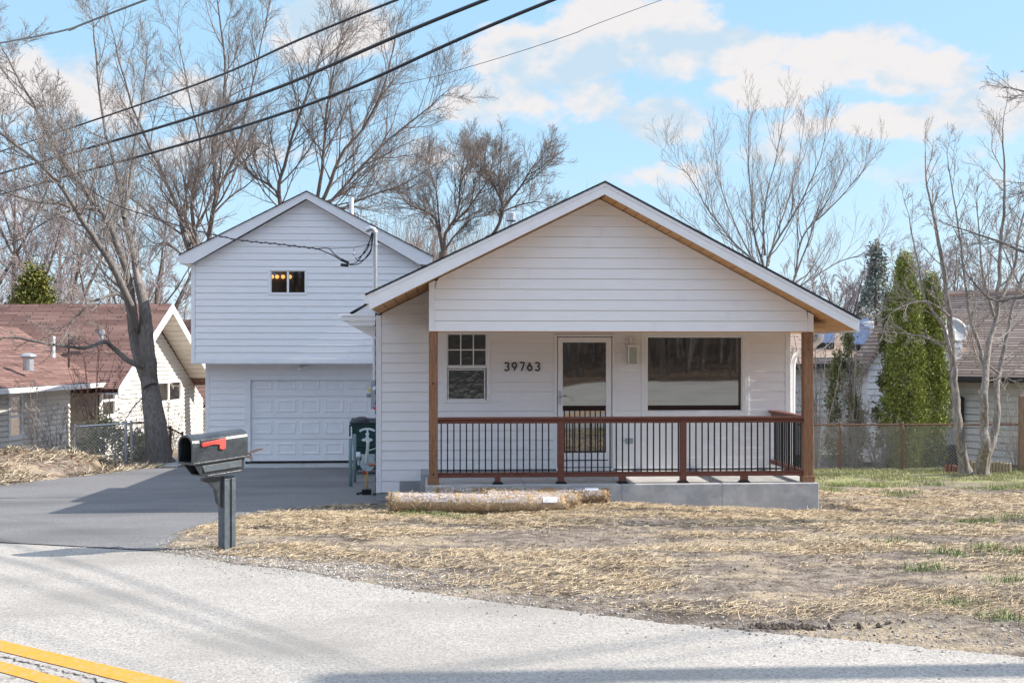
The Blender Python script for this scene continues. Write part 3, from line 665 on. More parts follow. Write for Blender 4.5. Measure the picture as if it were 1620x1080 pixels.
p.tube([(c.x,c.y,c.z-.17),(c.x,c.y,c.z-.15),(c.x,c.y,c.z-.02),(c.x,c.y,c.z)], [.075,.095,.095,.07], 16); p.build('flue_cap', M['galv'], fl)
# --- gutters and the little side roof at the left corner
gt = MB()
def ogee(x, z, y0, y1, sgn):
    pts = [(0,0),(0,-.11),(.045,-.125),(.075,-.075),(.105,-.045),(.125,0)]
    gt.prismY([(x+sgn*a, z+b) for a, b in pts], y0, y1)
ogee(EL[0]-.002, TL[1]-.005, YR+.02, 29.4, -1); ogee(ER[0]+.002, TRR[1]-.01, YR+.35, 36.9, 1)
gt.build('gutter', M['vinyl'], house)
sr = MB(); ys_ = 20.32; xa, xb = X_(541,ys_), X_(603.5,ys_)
zt = Z_(570,497.3,ys_); zq = Z_(570,507.5,ys_)
# horizontal crown-shaped gutter that returns round the corner
prof = [(0,zt),(-.10,zt),(-.10,zt-.02),(-.075,zt-.05),(-.06,zq),(0,zq)]
sr.prism([(xa-.0,ys_+p_,z_) for p_, z_ in prof], (xb-xa,0,0)); sr.prismY([(xa+.0,zt-.001),(xa-.07,zt-.001),(xa-.055,zt-.05),(xa,zq)], ys_+.002, 23.4)
sr.prism([(xa+.10,ys_-.02,zq-.002),(xb-.02,ys_-.02,zq-.002),(xb-.02,ys_-.02,Z_(570,513.5,ys_)),(xa+.10,ys_-.02,Z_(570,513.5,ys_))], (0,.3,0))
sr.prism([(X_(557,ys_),ys_+.04,zt),(X_(594,ys_),ys_+.04,zt),(X_(594,ys_),ys_+.04,Z_(592,473.5,ys_))], (0,3.0,0))
sr.prism([(xa+.14,ys_+.3,zq-.07),(XL0,ys_+.3,zq-.07),(XL0,ys_+.3,zq-.33)], (0,2.7,0))
sr.build('side_eave', M['trim'], house, bevel=.004)
roof_slab('roof', M['shingle_dark'], house, (X_(553,ys_),ys_,zt+.03), (X_(553,ys_),23.4,zt+.03), (X_(594,ys_),23.4,Z_(594,471,ys_)), (X_(594,ys_),ys_,Z_(594,471,ys_)), .025)
# downspout at the right end of the gutter
ds = MB(); Yd = 20.15; q = lambda px, py, Y=Yd: tuple(at(px, py, Y))
ds.tube([tuple(at(1301,524,19.4)), tuple(at(1298,538,19.5)), tuple(at(1285,549,19.8)), tuple(at(1268,555,20.0)), q(1258,563), q(1254.5,576), q(1254,620), (X_(1254,Yd),Yd,-.1), (X_(1254,Yd)+.05,Yd-.12,-.22)], .042, 8)
ds.build('downspout', M['vinyl'], house)
# --- windows
def window(name, Y, outer, glassrects, bars, m_frame, m_glass, depth=.05, sill=False, parent=house, pn='pane'):
    """frame assembled from rails and stiles between the outer rectangle and the glass openings"""
    x0, x1, z0, z1 = outer; fr = MB()
    gx0 = min(r[0] for r in glassrects); gx1 = max(r[1] for r in glassrects); gz0 = min(r[2] for r in glassrects); gz1 = max(r[3] for r in glassrects)
    fr.box(x0, gx0-.018, Y-.030, Y+.05, z0, z1); fr.box(gx1+.018, x1, Y-.030, Y+.05, z0, z1)
    fr.box(gx0-.018, gx1+.018, Y-.029, Y+.05, gz1+.018, z1); fr.box(gx0-.018, gx1+.018, Y-.029, Y+.05, z0, gz0-.018)
    for (a, b, c, d) in glassrects:      # inner sash set back from the casing
        fr.box(a-.018, a, Y-.012, Y+.05, c-.018, d+.018); fr.box(b, b+.018, Y-.012, Y+.05, c-.018, d+.018)
        fr.box(a, b, Y-.012, Y+.05, d, d+.018); fr.box(a, b, Y-.012, Y+.05, c-.018, c)
    for (a, b, c, d) in bars: fr.box(a, b, Y-.016, Y+.045, c, d)
    fo = fr.build(name, m_frame, parent, bevel=.003)
    for (a, b, c, d) in glassrects:
        onebox(pn, m_glass, fo, a, b, Y+.006, Y+.014, c, d)
    return fo
Y = YW
ux0, ux1 = X_(709,Y), X_(768.2,Y); lx0, lx1 = X_(709.8,Y), X_(766,Y)
w = window('window', Y, win_s, [(ux0,ux1,Z_(740,577.5,Y),Z_(740,529.2,Y)), (lx0,lx1,Z_(740,630.5,Y),Z_(740,585.3,Y))], [(ux0-.018,ux1+.018,Z_(740,584.3,Y)+.02,Z_(740,577.5,Y)-.02)], M['vinyl'], M['glass_small'])
mu = MB()
for px in (728.9,748.9): mu.box(X_(px,Y)-.009, X_(px,Y)+.009, Y-.008, Y+.004, Z_(740,577.5,Y), Z_(740,529.2,Y))
zc = Z_(740,553.3,Y); mu.box(ux0, ux1, Y-.0095, Y+.003, zc-.009, zc+.009); mu.build('muntin', M['vinyl'], w)
w = window('window', Y, win_b, [(X_(1024.7,Y),X_(1172.3,Y),Z_(1100,648.6,Y),Z_(1100,533.8,Y))], [], M['vinyl'], M['glass_big']); w['label'] = 'large picture window'
mu = MB(); zz0, zz1 = Z_(1100,651,Y), Z_(1100,530.5,Y)
mu.box(X_(1019,Y), X_(1020.6,Y), Y-.034, Y-.026, zz0, zz1); mu.box(X_(1177.5,Y), X_(1179,Y), Y-.034, Y-.026, zz0, zz1); mu.box(X_(1021,Y), X_(1177,Y), Y-.034, Y-.026, zz1-.015, zz1)
for px, py in ((1019,560),(1019,630),(1179,560),(1179,630)): mu.box(X_(px,Y)-.01, X_(px,Y)+.01, Y-.042, Y-.03, Z_(1100,py,Y)-.02, Z_(1100,py,Y)+.02)
mu.build('storm_track', M['trim'], w)
# upper wing slider, lit room behind
Y = YU
ug = (X_(429.6,Y), X_(454,Y), Z_(450,462.6,Y), Z_(450,429.2,Y)); ug2 = (X_(457.3,Y), X_(482,Y), Z_(450,462.6,Y), Z_(450,429.2,Y))
w = window('window', Y, winU, [ug, ug2], [(ug[1]+.0,ug2[0]-.0,ug[2],ug[3])], M['vinyl'], M['clear'])
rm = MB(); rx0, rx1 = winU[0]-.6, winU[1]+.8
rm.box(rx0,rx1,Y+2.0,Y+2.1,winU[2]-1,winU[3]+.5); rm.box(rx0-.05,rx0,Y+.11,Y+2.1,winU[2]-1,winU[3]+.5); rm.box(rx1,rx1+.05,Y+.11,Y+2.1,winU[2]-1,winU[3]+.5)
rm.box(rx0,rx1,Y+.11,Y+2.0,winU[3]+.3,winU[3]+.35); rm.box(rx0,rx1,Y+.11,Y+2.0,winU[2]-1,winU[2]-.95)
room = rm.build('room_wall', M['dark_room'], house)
lb = MB(); yl = Y+1.9; lb.box(X_(422,yl), X_(463,yl), yl, yl+.05, Z_(440,445,yl), Z_(440,431.5,yl)); lb.box(X_(465.3,yl),X_(466.3,yl),yl-.3,yl-.25,Z_(450,470,yl),Z_(450,442,yl))
lbo = lb.build('light_bar', M['dark_room'], room)
for px in (430.2,438.4,447.8,458.5):
    b_ = MB(); b_.ball((X_(px,yl-.06), yl-.06, Z_(450,438,yl)), .052, 14, 9); b_.build('globe_bulb', M['bulb'], lbo, smooth=True)
# --- storm door
Y = YW; dx0, dx1 = X_(882.3,Y), X_(967.2,Y); dz1 = Z_(920,533.4,Y); gz0, gz1 = Z_(920,715.6,Y), Z_(920,541.5,Y); gx0, gx1 = X_(890,Y), X_(958.6,Y)
dc = MB()
dc.box(door_o[0], dx0-.012, Y-.034, Y+.08, z0w, door_o[3]); dc.box(dx1+.012, door_o[1], Y-.034, Y+.08, z0w, door_o[3]); dc.box(dx0-.012, dx1+.012, Y-.033, Y+.08, dz1+.012, door_o[3])
dc.box(dx0-.03, dx1+.03, Y-.06, Y+.1, z0w-.03, z0w+.015)
dc.build('door_casing', M['trim'], house, bevel=.004)
dd = MB(); dd.box(dx0, gx0, Y-.022, Y+.02, z0w+.03, dz1); dd.box(gx1, dx1, Y-.022, Y+.02, z0w+.03, dz1); dd.box(gx0, gx1, Y-.022, Y+.02, gz1, dz1); dd.box(gx0, gx1, Y-.022, Y+.02, Z_(920,727,Y), gz0)
dd.box(gx0, gx1, Y-.020, Y+.02, z0w+.03, Z_(920,728.5,Y))
door = dd.build('storm_door', M['vinyl'], house, bevel=.003)
onebox('pane', M['glass_big'], door, gx0, gx1, Y-.004, Y+.004, gz0, gz1)
onebox('kick_line', M['black'], door, gx0-.02, gx1+.04, Y-.026, Y-.021, Z_(920,728,Y), Z_(920,727,Y)+.002)
hd = MB(); hx = X_(885.5,Y); hd.box(hx-.02, hx+.02, Y-.032, Y-.023, Z_(886,639,Y), Z_(886,618,Y)); hd.tube([(hx,Y-.03,Z_(886,626.5,Y)),(hx,Y-.075,Z_(886,626.5,Y)),(hx+.12,Y-.08,Z_(886,626,Y))], .011, 8)
hd.build('handle', M['galv'], door, bevel=.003)
# --- house number 39763
def arc(cx, cy, rx, ry, a0, a1, n=12): return [(cx+rx*math.cos(R(a0+(a1-a0)*i/n)), cy+ry*math.sin(R(a0+(a1-a0)*i/n))) for i in range(n+1)]
DIG = {'3': [arc(.30,.76,.26,.24,155,-90)+arc(.30,.27,.28,.27,90,-155)], '9': [arc(.31,.68,.27,.32,0,360,20), arc(.31,.68,.27,.32,0,-25)+[(.52,.5),(.28,.0)]],
       '7': [[(.02,1),(.60,1),(.56,.85),(.24,0)]], '6': [arc(.31,.32,.27,.32,0,360,20), [(.36,1),(.10,.50),(.05,.38)]]}
for i, ch in enumerate('39763'):
    nb = MB(); hN = Z_(825,573.3,YW)-Z_(825,585.9,YW); xo = X_(797.6+12.12*i,YW); zo = Z_(825,585.9,YW)
    for pl in DIG[ch]: nb.tube([(xo+x*hN*1.0, YW-.03, zo+z*hN) for x, z in pl], .0115, 8)
    nb.build('house_number', M['numbers'], house)
# --- wall lantern and outlet
lx = X_(1001,YW); la = MB(); lz1, lz0 = Z_(1000,547.2,YW-.13), Z_(1000,577.2,YW-.13); xa_, xb_ = X_(992.6,YW-.13), X_(1008.3,YW-.13)
la.box(X_(989,YW), X_(1004,YW), YW-.035, YW-.016, Z_(1000,562,YW), Z_(1000,534,YW)); la.box(X_(997,YW),X_(998.6,YW),YW-.13,YW-.03,Z_(1000,536,YW),Z_(1000,534.5,YW)+.008)
la.box(X_(991.5,YW),X_(1003.5,YW),YW-.09,YW-.035,Z_(1000,543,YW),Z_(1000,538,YW)); la.box(xa_-.005,xb_+.005,YW-.22,YW-.05,lz1-.012,lz1+.008); la.box(xa_+.01,xb_-.01,YW-.2,YW-.07,lz1+.008,lz1+.03)
la.box(X_(996.5,YW-.13),X_(999.5,YW-.13),YW-.135,YW-.11,lz1+.03,Z_(1000,534.5,YW))
la.box(xa_,xb_,YW-.215,YW-.055,lz0,lz0+.02)
for x in (xa_,xb_-.018):
    for y in (YW-.215,YW-.073): la.box(x,x+.018,y,y+.018,lz0+.02,lz1-.012)
lan = la.build('wall_lantern', M['vinyl'], house, bevel=.002)
lg = MB(); lg.box(xa_+.018,xb_-.018,YW-.207,YW-.203,lz0+.02,lz1-.012); lg.box(xa_+.005,xa_+.008,YW-.19,YW-.08,lz0+.02,lz1-.012); lg.box(xb_-.008,xb_-.005,YW-.19,YW-.08,lz0+.02,lz1-.012); lg.build('lantern_glass', glassmat('seeded_glass', (.42,.47,.40), .10), lan)
lbb = MB(); xm = (xa_+xb_)/2; lbb.tube([(xm,YW-.135,lz1-.015),(xm,YW-.135,lz1-.08),(xm,YW-.135,lz1-.10),(xm,YW-.135,lz1-.15),(xm,YW-.135,lz1-.19),(xm,YW-.135,lz1-.2)],[.014,.014,.03,.038,.025,.004],10); lbb.build('bulb', M['paper'], lan, smooth=True)
ob = MB(); ox, oz = X_(995.2,YW), Z_(995,697,YW); ob.box(ox-.06,ox+.06,YW-.045,YW-.012,oz-.045,oz+.045); ob.box(ox-.075,ox+.03,YW-.06,YW-.045,oz-.02,oz+.035); ob.build('outlet_box', M['meter'], house, bevel=.004)
# --- garage door
zg0, zg1 = Z_(490,729,YL), Z_(490,601,YL); gxa, gxb = X_(396.7,YL), X_(585.3,YL); YD = YL+.05
gd = MB(); bnd = [zg0, Z_(490,695,YL), Z_(490,661,YL), Z_(490,627,YL), zg1]
for a, b in zip(bnd, bnd[1:]): gd.box(gxa+.002, gxb-.002, YD, YD+.05, a+.004, b-.004)
cols = [(401,430.5),(437,468.5),(475,506),(512.6,543.8),(550.7,581)]; rows = [(601.5,616.3),(632,652.4),(666.4,686.2),(700,719)]
for (c0, c1) in cols:
    for (r0, r1) in rows:
        x0, x1 = X_(c0,YL), X_(c1,YL); z1, z0 = Z_(490,r0,YL), Z_(490,r1,YL)
        if r0 < 602: z1 = zg1-.012
        rings = [(0,-.001),(.028,.018),(.055,.018),(.085,-.012)]
        # groove drawn as a raised bead, sloping field and flat centre
        vs = []
        for ins, off in ((0,.001),(.022,-.014),(.05,-.014),(.085,-.003)):
            vs += [(x0+ins,YD+off,z0+ins*.8),(x1-ins,YD+off,z0+ins*.8),(x1-ins,YD+off,z1-ins*.8),(x0+ins,YD+off,z1-ins*.8)]
        fs = []
        for k in range(3):
            for j in range(4): fs.append((k*4+j, k*4+(j+1) % 4, k*4+4+(j+1) % 4, k*4+4+j))
        fs.append((12,13,14,15)); gd.add(vs, fs)
gdo_ = gd.build('garage_door', M['trim'], house)
onebox('bottom_seal', M['black'], gdo_, gxa, gxb, YD-.004, YD+.05, zg0-.035, zg0)
# flood light above the garage door
fl_ = MB(); fx, fz = X_(478,YL), Z_(478,580,YL); fl_.tube([(fx,YL,fz+.03),(fx,YL-.05,fz+.03)],.05,12); fl_.tube([(fx-.02,YL-.06,fz+.02),(fx-.06,YL-.17,fz-.04)],[.03,.05],10); fl_.tube([(fx+.02,YL-.06,fz+.02),(fx+.11,YL-.15,fz-.04)],[.03,.05],10)
fl_.build('flood_light', M['vinyl'], house)
# --- porch: slab, beam, ceiling, posts, railing
sl = MB(); xs0, xs1 = X_(672,YG-.08), X_(1296.5,YG-.08); cuts = [xs0, X_(830.7,YG-.08), X_(983.3,YG-.08), X_(1142.2,YG-.08), xs1]
for a, b in zip(cuts, cuts[1:]): sl.box(a+.005, b-.005, YG-.08, YW-.03, -.8, zdeck)
sl.box(xs0+.01, xs1-.01, YG-.072, YW-.04, -.8, zdeck-.012)
sl.build('porch_slab', M['concrete'], house, bevel=.012)
bm = MB(); bm.box(xl+.01, xr-.01, YG+.012, YG+.13, zb-.012, zb+.010); bm.box(xl+.01, XR0+.0, YG+.141, YW-.03, zb+.045, zb+.06); bm.build('porch_ceiling', M['soffit'], house)
for (a, b) in ((678.3,692.8),(1271.9,1287)):
    pm = MB(); x0, x1 = X_(a,YG), X_(b,YG); pm.box(x0+.001, x1-.001, YG+.004, YG+.144, zdeck, zb-.013)
    po = pm.build('porch_post', M['cedar'], house, bevel=.006)
    tb = MB(); tb.box(x0-.018, x1+.018, YG-.016, YG+.164, zdeck+.003, zdeck+.095); tb.build('post_base', M['cedar'], po, bevel=.006)
random.seed(3)
knm = mat('dark_knot', (.05,.025,.012), .7)
for (px, py, r_) in ((685,606.5,.013),(686,750,.014),(1282,541,.008),(1279.5,553,.008),(1283,577,.007)): kn = MB(); kn.ball((X_(px,YG), YG+.004, Z_(px,py,YG)), r_, 10, 6, (1,.3,1.5)); kn.build('wood_knot', knm, house)
YB = YG+.074; rz1, rz0 = Z_(980,659,YB), Z_(980,668.8,YB); bz1, bz0 = Z_(980,745.8,YB), Z_(980,753.3,YB)
rx0, rx1 = X_(692.8,YG)+.0, X_(1271.9,YG)
rl = MB(); rl.box(rx0, rx1, YB-.07, YB+.07, rz1-.032, rz1); rl.box(rx0, rx1, YB-.025, YB+.025, rz0, rz1-.033); rl.box(rx0, rx1, YB-.036, YB+.036, rz1-.052, rz1-.0335)
rl.box(rx0, rx1, YB-.03, YB+.03, bz0, bz1-.018); rl.box(rx0, rx1, YB-.038, YB+.038, bz1-.0175, bz1)
for (a, b) in ((883.1,892.7),(1076.6,1086.4)): rl.box(X_(a,YB-.05), X_(b,YB-.05), YB-.045, YB+.045, zdeck+.03, rz1-.034)
for (a, b) in ((783,792),(980.4,990.6),(1173,1184)): rl.box(X_(a,YB-.05), X_(b,YB-.05), YB-.04, YB+.04, zdeck+.03, bz0+.002)
rail = rl.build('porch_railing', M['rail'], house, bevel=.004)
for px in (787.5,887.9,985.5,1081.5,1178.5):
    fp = MB(); c = X_(px,YB-.05); fp.box(c-.082, c+.082, YB-.082, YB+.075, zdeck+.001, zdeck+.0185); fp.box(c-.065, c+.065, YB-.065, YB+.06, zdeck+.018, zdeck+.034)
    fp.build('rail_foot', M['black'], rail, bevel=.003)
bal = [698+10.0*i for i in range(18)] + [896.4+9.82*i for i in range(19)][:19] + [1091.2+9.75*i for i in range(18)]
for px in bal:
    if 880 < px < 895 or 1074 < px < 1089: continue
    onebox('baluster', M['black'], rail, X_(px,YB)-.0095, X_(px,YB)+.0095, YB-.0095, YB+.0095, bz1-.002, rz0+.002)
xs_ = (X_(1279.5,YG)); sd = MB(); ya, ybk = YG+.145, YW-.02
sd.box(xs_-.07, xs_+.07, ya, ybk, rz1-.032, rz1); sd.box(xs_-.025, xs_+.025, ya, ybk, rz0, rz1-.033); sd.box(xs_-.036, xs_+.036, ya, ybk, rz1-.052, rz1-.0335)
sd.box(xs_-.03, xs_+.03, ya, ybk, bz0, bz1-.018); sd.box(xs_-.038, xs_+.038, ya, ybk, bz1-.0175, bz1); sd.box(xs_-.045, xs_+.045, YW-.95, YW-.86, zdeck+.003, bz0+.002)
srail = sd.build('porch_railing', M['rail'], house, bevel=.004)
yy = ya+.07
while yy < ybk-.03:
    onebox('baluster', M['black'], srail, xs_-.0095, xs_+.0095, yy-.0095, yy+.0095, bz1-.002, rz0+.002); yy += .0965
# --- electric service on the left side wall
mx_, my_ = -1.075, 21.2
sm = MB(); mz1 = Z_(596,372,my_); sm.tube([(mx_,my_,Z_(595,643,my_)),(mx_,my_,mz1)], .041, 14)
mast = sm.build('service_mast', M['galv'], house, smooth=False)
wh = MB(); wh.tube([(mx_,my_,mz1-.02),(mx_,my_,mz1+.05),(mx_-.03,my_,mz1+.10),(mx_-.09,my_-.01,mz1+.12),(mx_-.14,my_-.02,mz1+.09),(mx_-.15,my_-.02,mz1+.05)], [.042,.044,.048,.052,.05,.035], 12); wh.build('weather_head', M['galv'], mast)
cl = MB(); cz = Z_(595,387,my_); cl.tube([(mx_,my_,cz-.02),(mx_,my_,cz+.02)], .05, 12); cl.tube([(mx_-.11,my_,cz),(mx_+.09,my_,cz)], .011, 6); cl.ball((mx_-.11,my_,cz),.03,8,6); cl.build('mast_clamp', M['galv'], mast); cl = MB(); cz2 = Z_(595,552,my_); cl.tube([(mx_-.01,my_,cz2-.015),(mx_-.01,my_,cz2+.015)], .048, 12); cl.build('mast_clamp', M['galv'], mast)
em = MB(); em.box(-1.14, -1.005, my_-.17, my_+.17, Z_(595,646,my_), Z_(595,601,my_)); em.box(-1.10,-1.04,my_-.03,my_+.03,Z_(595,601,my_),Z_(595,593,my_))
ep = em.build('meter_panel', mat('grey_enclosure', (.27,.28,.30), .5, var=(.33,.34,.36), vscale=9), house, bevel=.006)
e2 = MB(); zmid = Z_(588,621,my_); e2.tube([(-1.14,my_,zmid),(-1.22,my_,zmid)],[.085,.08],16); e2.build('meter_dial', M['galv'], ep)
e3 = MB(); e3.box(-1.20,-1.146,my_-.1,my_-.095,Z_(588,618,my_),Z_(588,615,my_)); e3.build('yellow_sticker', M['yellow'], ep)
onebox('warning_tag', M['red'], ep, -1.09, -1.05, my_-.2, my_-.19, Z_(590,647,my_), Z_(590,643,my_))
tg = MB(); tg.box(-1.11,-1.03,my_-.174,my_-.1715,Z_(590,616,my_),Z_(590,611,my_)); tg.build('white_tag', M['paper'], ep)

# ------------------------------------------------------------------ mailbox by the road
mb0 = solve(359, 869)
mail = thing('mailbox', mb0, 'black plastic mailbox on a grey post beside the driveway, red flag on its side', 'mailbox', rz=0)
mail.rotation_euler = (0, 0, R(0))
def mailbox():
    # local axes: front of the box along -a (to the left and towards the road)
    th = R(45); TILT = math.tan(R(4)); A = (CR*math.cos(th) + CF*math.sin(th)); B = Vector((-A.y, A.x, 0))     # A points to the back, B to the far side
    k = F/12.45                               # pixels per metre at the post
    def P(a, b, z): return A*a + B*b + Vector((0, 0, z + ((a-.13)*TILT+.035 if z > .785 else 0))) - (A*.10 if z > .785 else Vector())
    def bx(name, m, a0, a1, b0, b1, z0, z1, parent=mail, bevel=.006):
        mb = MB(); vs = [P(a, b, z) for z in (z0, z1) for a, b in ((a0,b0),(a1,b0),(a1,b1),(a0,b1))]
        mb.add(vs, [(0,3,2,1),(4,5,6,7),(0,1,5,4),(1,2,6,5),(2,3,7,6),(3,0,4,7)]); o = mb.build(name, m, parent, bevel=bevel, origin=Vector((0,0,0))); o.location = (0,0,0); return o
    # post: two channels with a raised centre panel on the visible side
    w = .062
    mb = MB()
    def addbox(mb, a0, a1, b0, b1, z0, z1):
        vs = [P(a, b, z) for z in (z0, z1) for a, b in ((a0,b0),(a1,b0),(a1,b1),(a0,b1))]
        mb.add(vs, [(0,3,2,1),(4,5,6,7),(0,1,5,4),(1,2,6,5),(2,3,7,6),(3,0,4,7)])
    addbox(mb, -.062, .062, -.048, .048, -.3, .784)
    for a in (-.068, .020): addbox(mb, a, a+.048, -.064, .064, -.3, .76)
    addbox(mb, -.072, .072, -.034, .034, -.3, .762)
    for z in (.07, .52): addbox(mb, -.005, .005, -.0515, -.045, z, z+.012)
    post = mb.build('post', M['plastic_grey'], mail, bevel=.005, origin=Vector((0,0,0)))
    # bracket under the box, on the front side
    br = MB(); pts = [(-.078,.45),(-.078,.784),(-.30,.784),(-.30,.745),(-.215,.72),(-.15,.65),(-.12,.50)]
    br.prism([P(a, -.03, z) for a, z in pts], B*.06); br.build('bracket', M['plastic_black'], mail, bevel=.004, origin=Vector((0,0,0)))
    # newspaper holder: open box with sides flaring, mouth at the front
    a0, a1 = -.36, .24
    hol = MB()
    out = [(-.105,.80),(.105,.80),(.125,.94),(-.125,.94)]; inn = [(-.088,.818),(.088,.818),(.106,.938),(-.106,.938)]
    sh = .035
    def ring(mb, o, i, fa, ba):
        vs = [P(fa(z), b, z) for b, z in o] + [P(ba, b, z) for b, z in o] + [P(fa(z), b, z) for b, z in i] + [P(ba-.02, b, z) for b, z in i]
        n = len(o); fs = []
        for j in range(n):
            q = (j+1) % n
            fs += [(j, q, q+n, j+n), (j+2*n, j+3*n, q+3*n, q+2*n), (j, j+2*n, q+2*n, q)]
        fs += [tuple(range(n, 2*n)), tuple(range(3*n, 4*n))]
        mb.add(vs, fs)
    ring(hol, out, inn, lambda z: a0+.10-(z-.80)*.7, a1)
    holder = hol.build('newspaper_holder', M['plastic_black'], mail, bevel=.003, origin=Vector((0,0,0)))
    hp = MB(); hp.prism([P(a, -.128-.0-.0, z) for a, z in ((a0+.12,.845),(a1-.04,.845),(a1-.04,.915),(a0+.09,.915))], B*.012)
    hp.build('side_panel', M['plastic_grey'], holder, bevel=.003, origin=Vector((0,0,0)))
    bs = MB(); bs.prism([P(a0+.16, -.112, .787), P(a1-.02, -.112, .787), P(a1-.02, .112, .787), P(a0+.16, .112, .787)], (0,0,.02)); bs.build('base_rail', M['plastic_black'], mail, bevel=.004, origin=Vector((0,0,0)))
    # body: arched tunnel open at the front
    def arch(w, z0, zs_, ztop, n=14):
        pts = [(-w, z0)] + [(-w*math.cos(math.pi*i/n), zs_ + (ztop-zs_)*math.sin(math.pi*i/n)**.75) for i in range(n+1)] + [(w, z0)]
        return pts
    bd = MB(); o = arch(.140, .945, 1.12, 1.235); i = arch(.124, .960, 1.115, 1.220)
    ring(bd, o, i, lambda z: a0-.02, a1+.03)
    body = bd.build('box_body', M['plastic_black'], mail, bevel=.003, origin=Vector((0,0,0)))
    inr = MB(); i2 = arch(.1235, .9605, 1.115, 1.2195); vs = [P(a0+.0, b, z) for b, z in i2] + [P(a1, b, z) for b, z in i2]; n = len(i2)
    inr.add(vs, [(j, (j+1) % n, (j+1) % n+n, j+n) for j in range(n)] + [tuple(range(n, 2*n))]); inr.build('box_lining', M['plastic_dark'], body, origin=Vector((0,0,0)))
    rim = MB(); o2 = arch(.147, .938, 1.12, 1.243)
    vs = [P(a0-.035, b, z) for b, z in o2] + [P(a0+.02, b, z) for b, z in o2] + [P(a0-.035, b, z) for b, z in i] + [P(a0+.02, b, z) for b, z in i]; fs = []
    for j in range(n):
        q = (j+1) % n; fs += [(j,q,q+n,j+n),(j+2*n,j+3*n,q+3*n,q+2*n),(j,j+2*n,q+2*n,q),(j+n,q+n,q+3*n,j+3*n)]
    rim.add(vs, fs); rim.build('front_rim', M['plastic_black'], body, bevel=.002, origin=Vector((0,0,0)))
    lip = MB(); lip.prism([P(a0-.02, -.148, .938), P(a1+.05, -.148, .938), P(a1+.05, .148, .938), P(a0-.02, .148, .938)], (0,0,.018)); lip.build('skirt', M['plastic_black'], body, bevel=.003, origin=Vector((0,0,0)))
    # raised frame with the L-shaped flag
    fr = MB(); fr.prism([P(a, -.143, z) for a, z in ((-.30,1.075),(-.30,1.185),(.00,1.185),(.00,1.075))], B*.012); fr.build('flag_plate', M['plastic_black'], body, bevel=.003, origin=Vector((0,0,0)))
    fg = MB(); fg.prism([P(a, -.162, z) for a, z in ((-.29,1.118),(-.295,1.14),(-.28,1.158),(-.15,1.165),(-.01,1.175),(-.01,1.065),(-.045,1.058),(-.085,1.07),(-.085,1.115),(-.16,1.125),(-.265,1.112))], B*.018)
    fg.build('flag', M['flag'], mail, bevel=.005, origin=Vector((0,0,0)))
    # rear door tab, brown and torn
    tb = MB(); tb.prism([P(a1+.04, -.10, .955), P(a1+.24, -.11, .99), P(a1+.22, .0, .975), P(a1+.09, .06, .93)], (0,0,.014)); tb.prism([P(a1+.04, -.06, .93), P(a1+.12, -.09, .90), P(a1+.14, .0, .945)], (0,0,.012))
    tb.build('rear_flap', mat('brown_flap', (.10,.07,.055), .7), mail, origin=Vector((0,0,0)))
mailbox()

# ------------------------------------------------------------------ bin, bollards, gas meter
def wheelie_bin():
    Y = 26.7; x0 = X_(555,Y); x1 = x0+.70; zg = g(0,Y)+.02; zt = Z_(575,667,Y)
    t = thing('trash_bin', ((x0+x1)/2, Y+.3, zg), 'dark green wheeled trash bin against the house with a black bag under its lid', 'bin')
    b = MB(); r0 = [(x0+.07,Y+.07),(x1-.07,Y+.07),(x1-.07,Y+.60),(x0+.07,Y+.60)]; r1 = [(x0+.02,Y),(x1-.02,Y),(x1-.02,Y+.70),(x0+.02,Y+.70)]
    zb_ = zg+.09
    b.add([(x,y,zb_) for x,y in r0]+[(x,y,zt-.10) for x,y in r1], [(3,2,1,0),(0,1,5,4),(1,2,6,5),(2,3,7,6),(3,0,4,7),(4,5,6,7)])
    b.box(x0-.01, x1+.01, Y-.03, Y+.72, zt-.10, zt-.045); b.box(x0+.05,x1-.05,Y-.005,Y+.04,zt-.55,zt-.52)
    b.build('bin_body', M['bin'], t, bevel=.012)
    l = MB(); l.prism([(x0-.03,Y-.05,zt-.04),(x1+.03,Y-.05,zt-.04),(x1+.0,Y+.3,zt+.03),(x1+.03,Y+.74,zt+.0),(x0-.03,Y+.74,zt+.0),(x0+.0,Y+.3,zt+.03)], (0,0,.03)); l.box(x0-.035, x0-.0, Y-.055, Y-.02, zt-.32, zt-.05)
    l.build('lid', mat('lid_plastic', (.022,.035,.038), .45), t, bevel=.008)
    g_ = MB(); g_.ball((x0+.23, Y+.12, zt-.01), .2, 14, 8, (1.05,.9,.62)); g_.ball((x0+.42, Y+.2, zt-.03), .16, 12, 8, (1.2,.9,.55)); g_.build('trash_bag', M['bag'], t, smooth=True)
    mk = MB(); xc = x0+.36
    for a, bb in ((35,145),):
        pts = [(xc+.20*math.cos(R(q))/.82, Y-.004, zt-.30+.17*math.sin(R(q))) for q in range(a, bb+1, 8)]
        pts2 = [(xc+.20*math.cos(R(q))/.82*.78, Y-.004, zt-.30+.17*.72*math.sin(R(q))) for q in range(bb, a-1, -8)]
        mk.prism(pts+pts2, (0,-.006,0))
    mk.prism([(xc+dx, Y-.003, zt-.17+dz) for dx, dz in ((-.03,0),(.035,0),(.02,-.04),(.045,-.09),(.03,-.15),(.055,-.20),(-.05,-.20),(-.02,-.14),(-.045,-.10),(-.01,-.05))], (0,-.007,0))
    mk.prism([(xc+dx, Y-.002, zt-.40+dz) for dx, dz in ((-.13,0),(-.09,.035),(.09,.035),(.13,0),(.09,-.03),(-.09,-.03))], (0,-.008,0))
    mk.build('printed_mark', M['bin_mark'], t)
    for x in (x0+.06, x1-.10): w_ = MB(); w_.tube([(x,Y+.58,zg+.12),(x+.05,Y+.58,zg+.12)], .12, 16); w_.build('wheel', M['black'], t)
wheelie_bin()
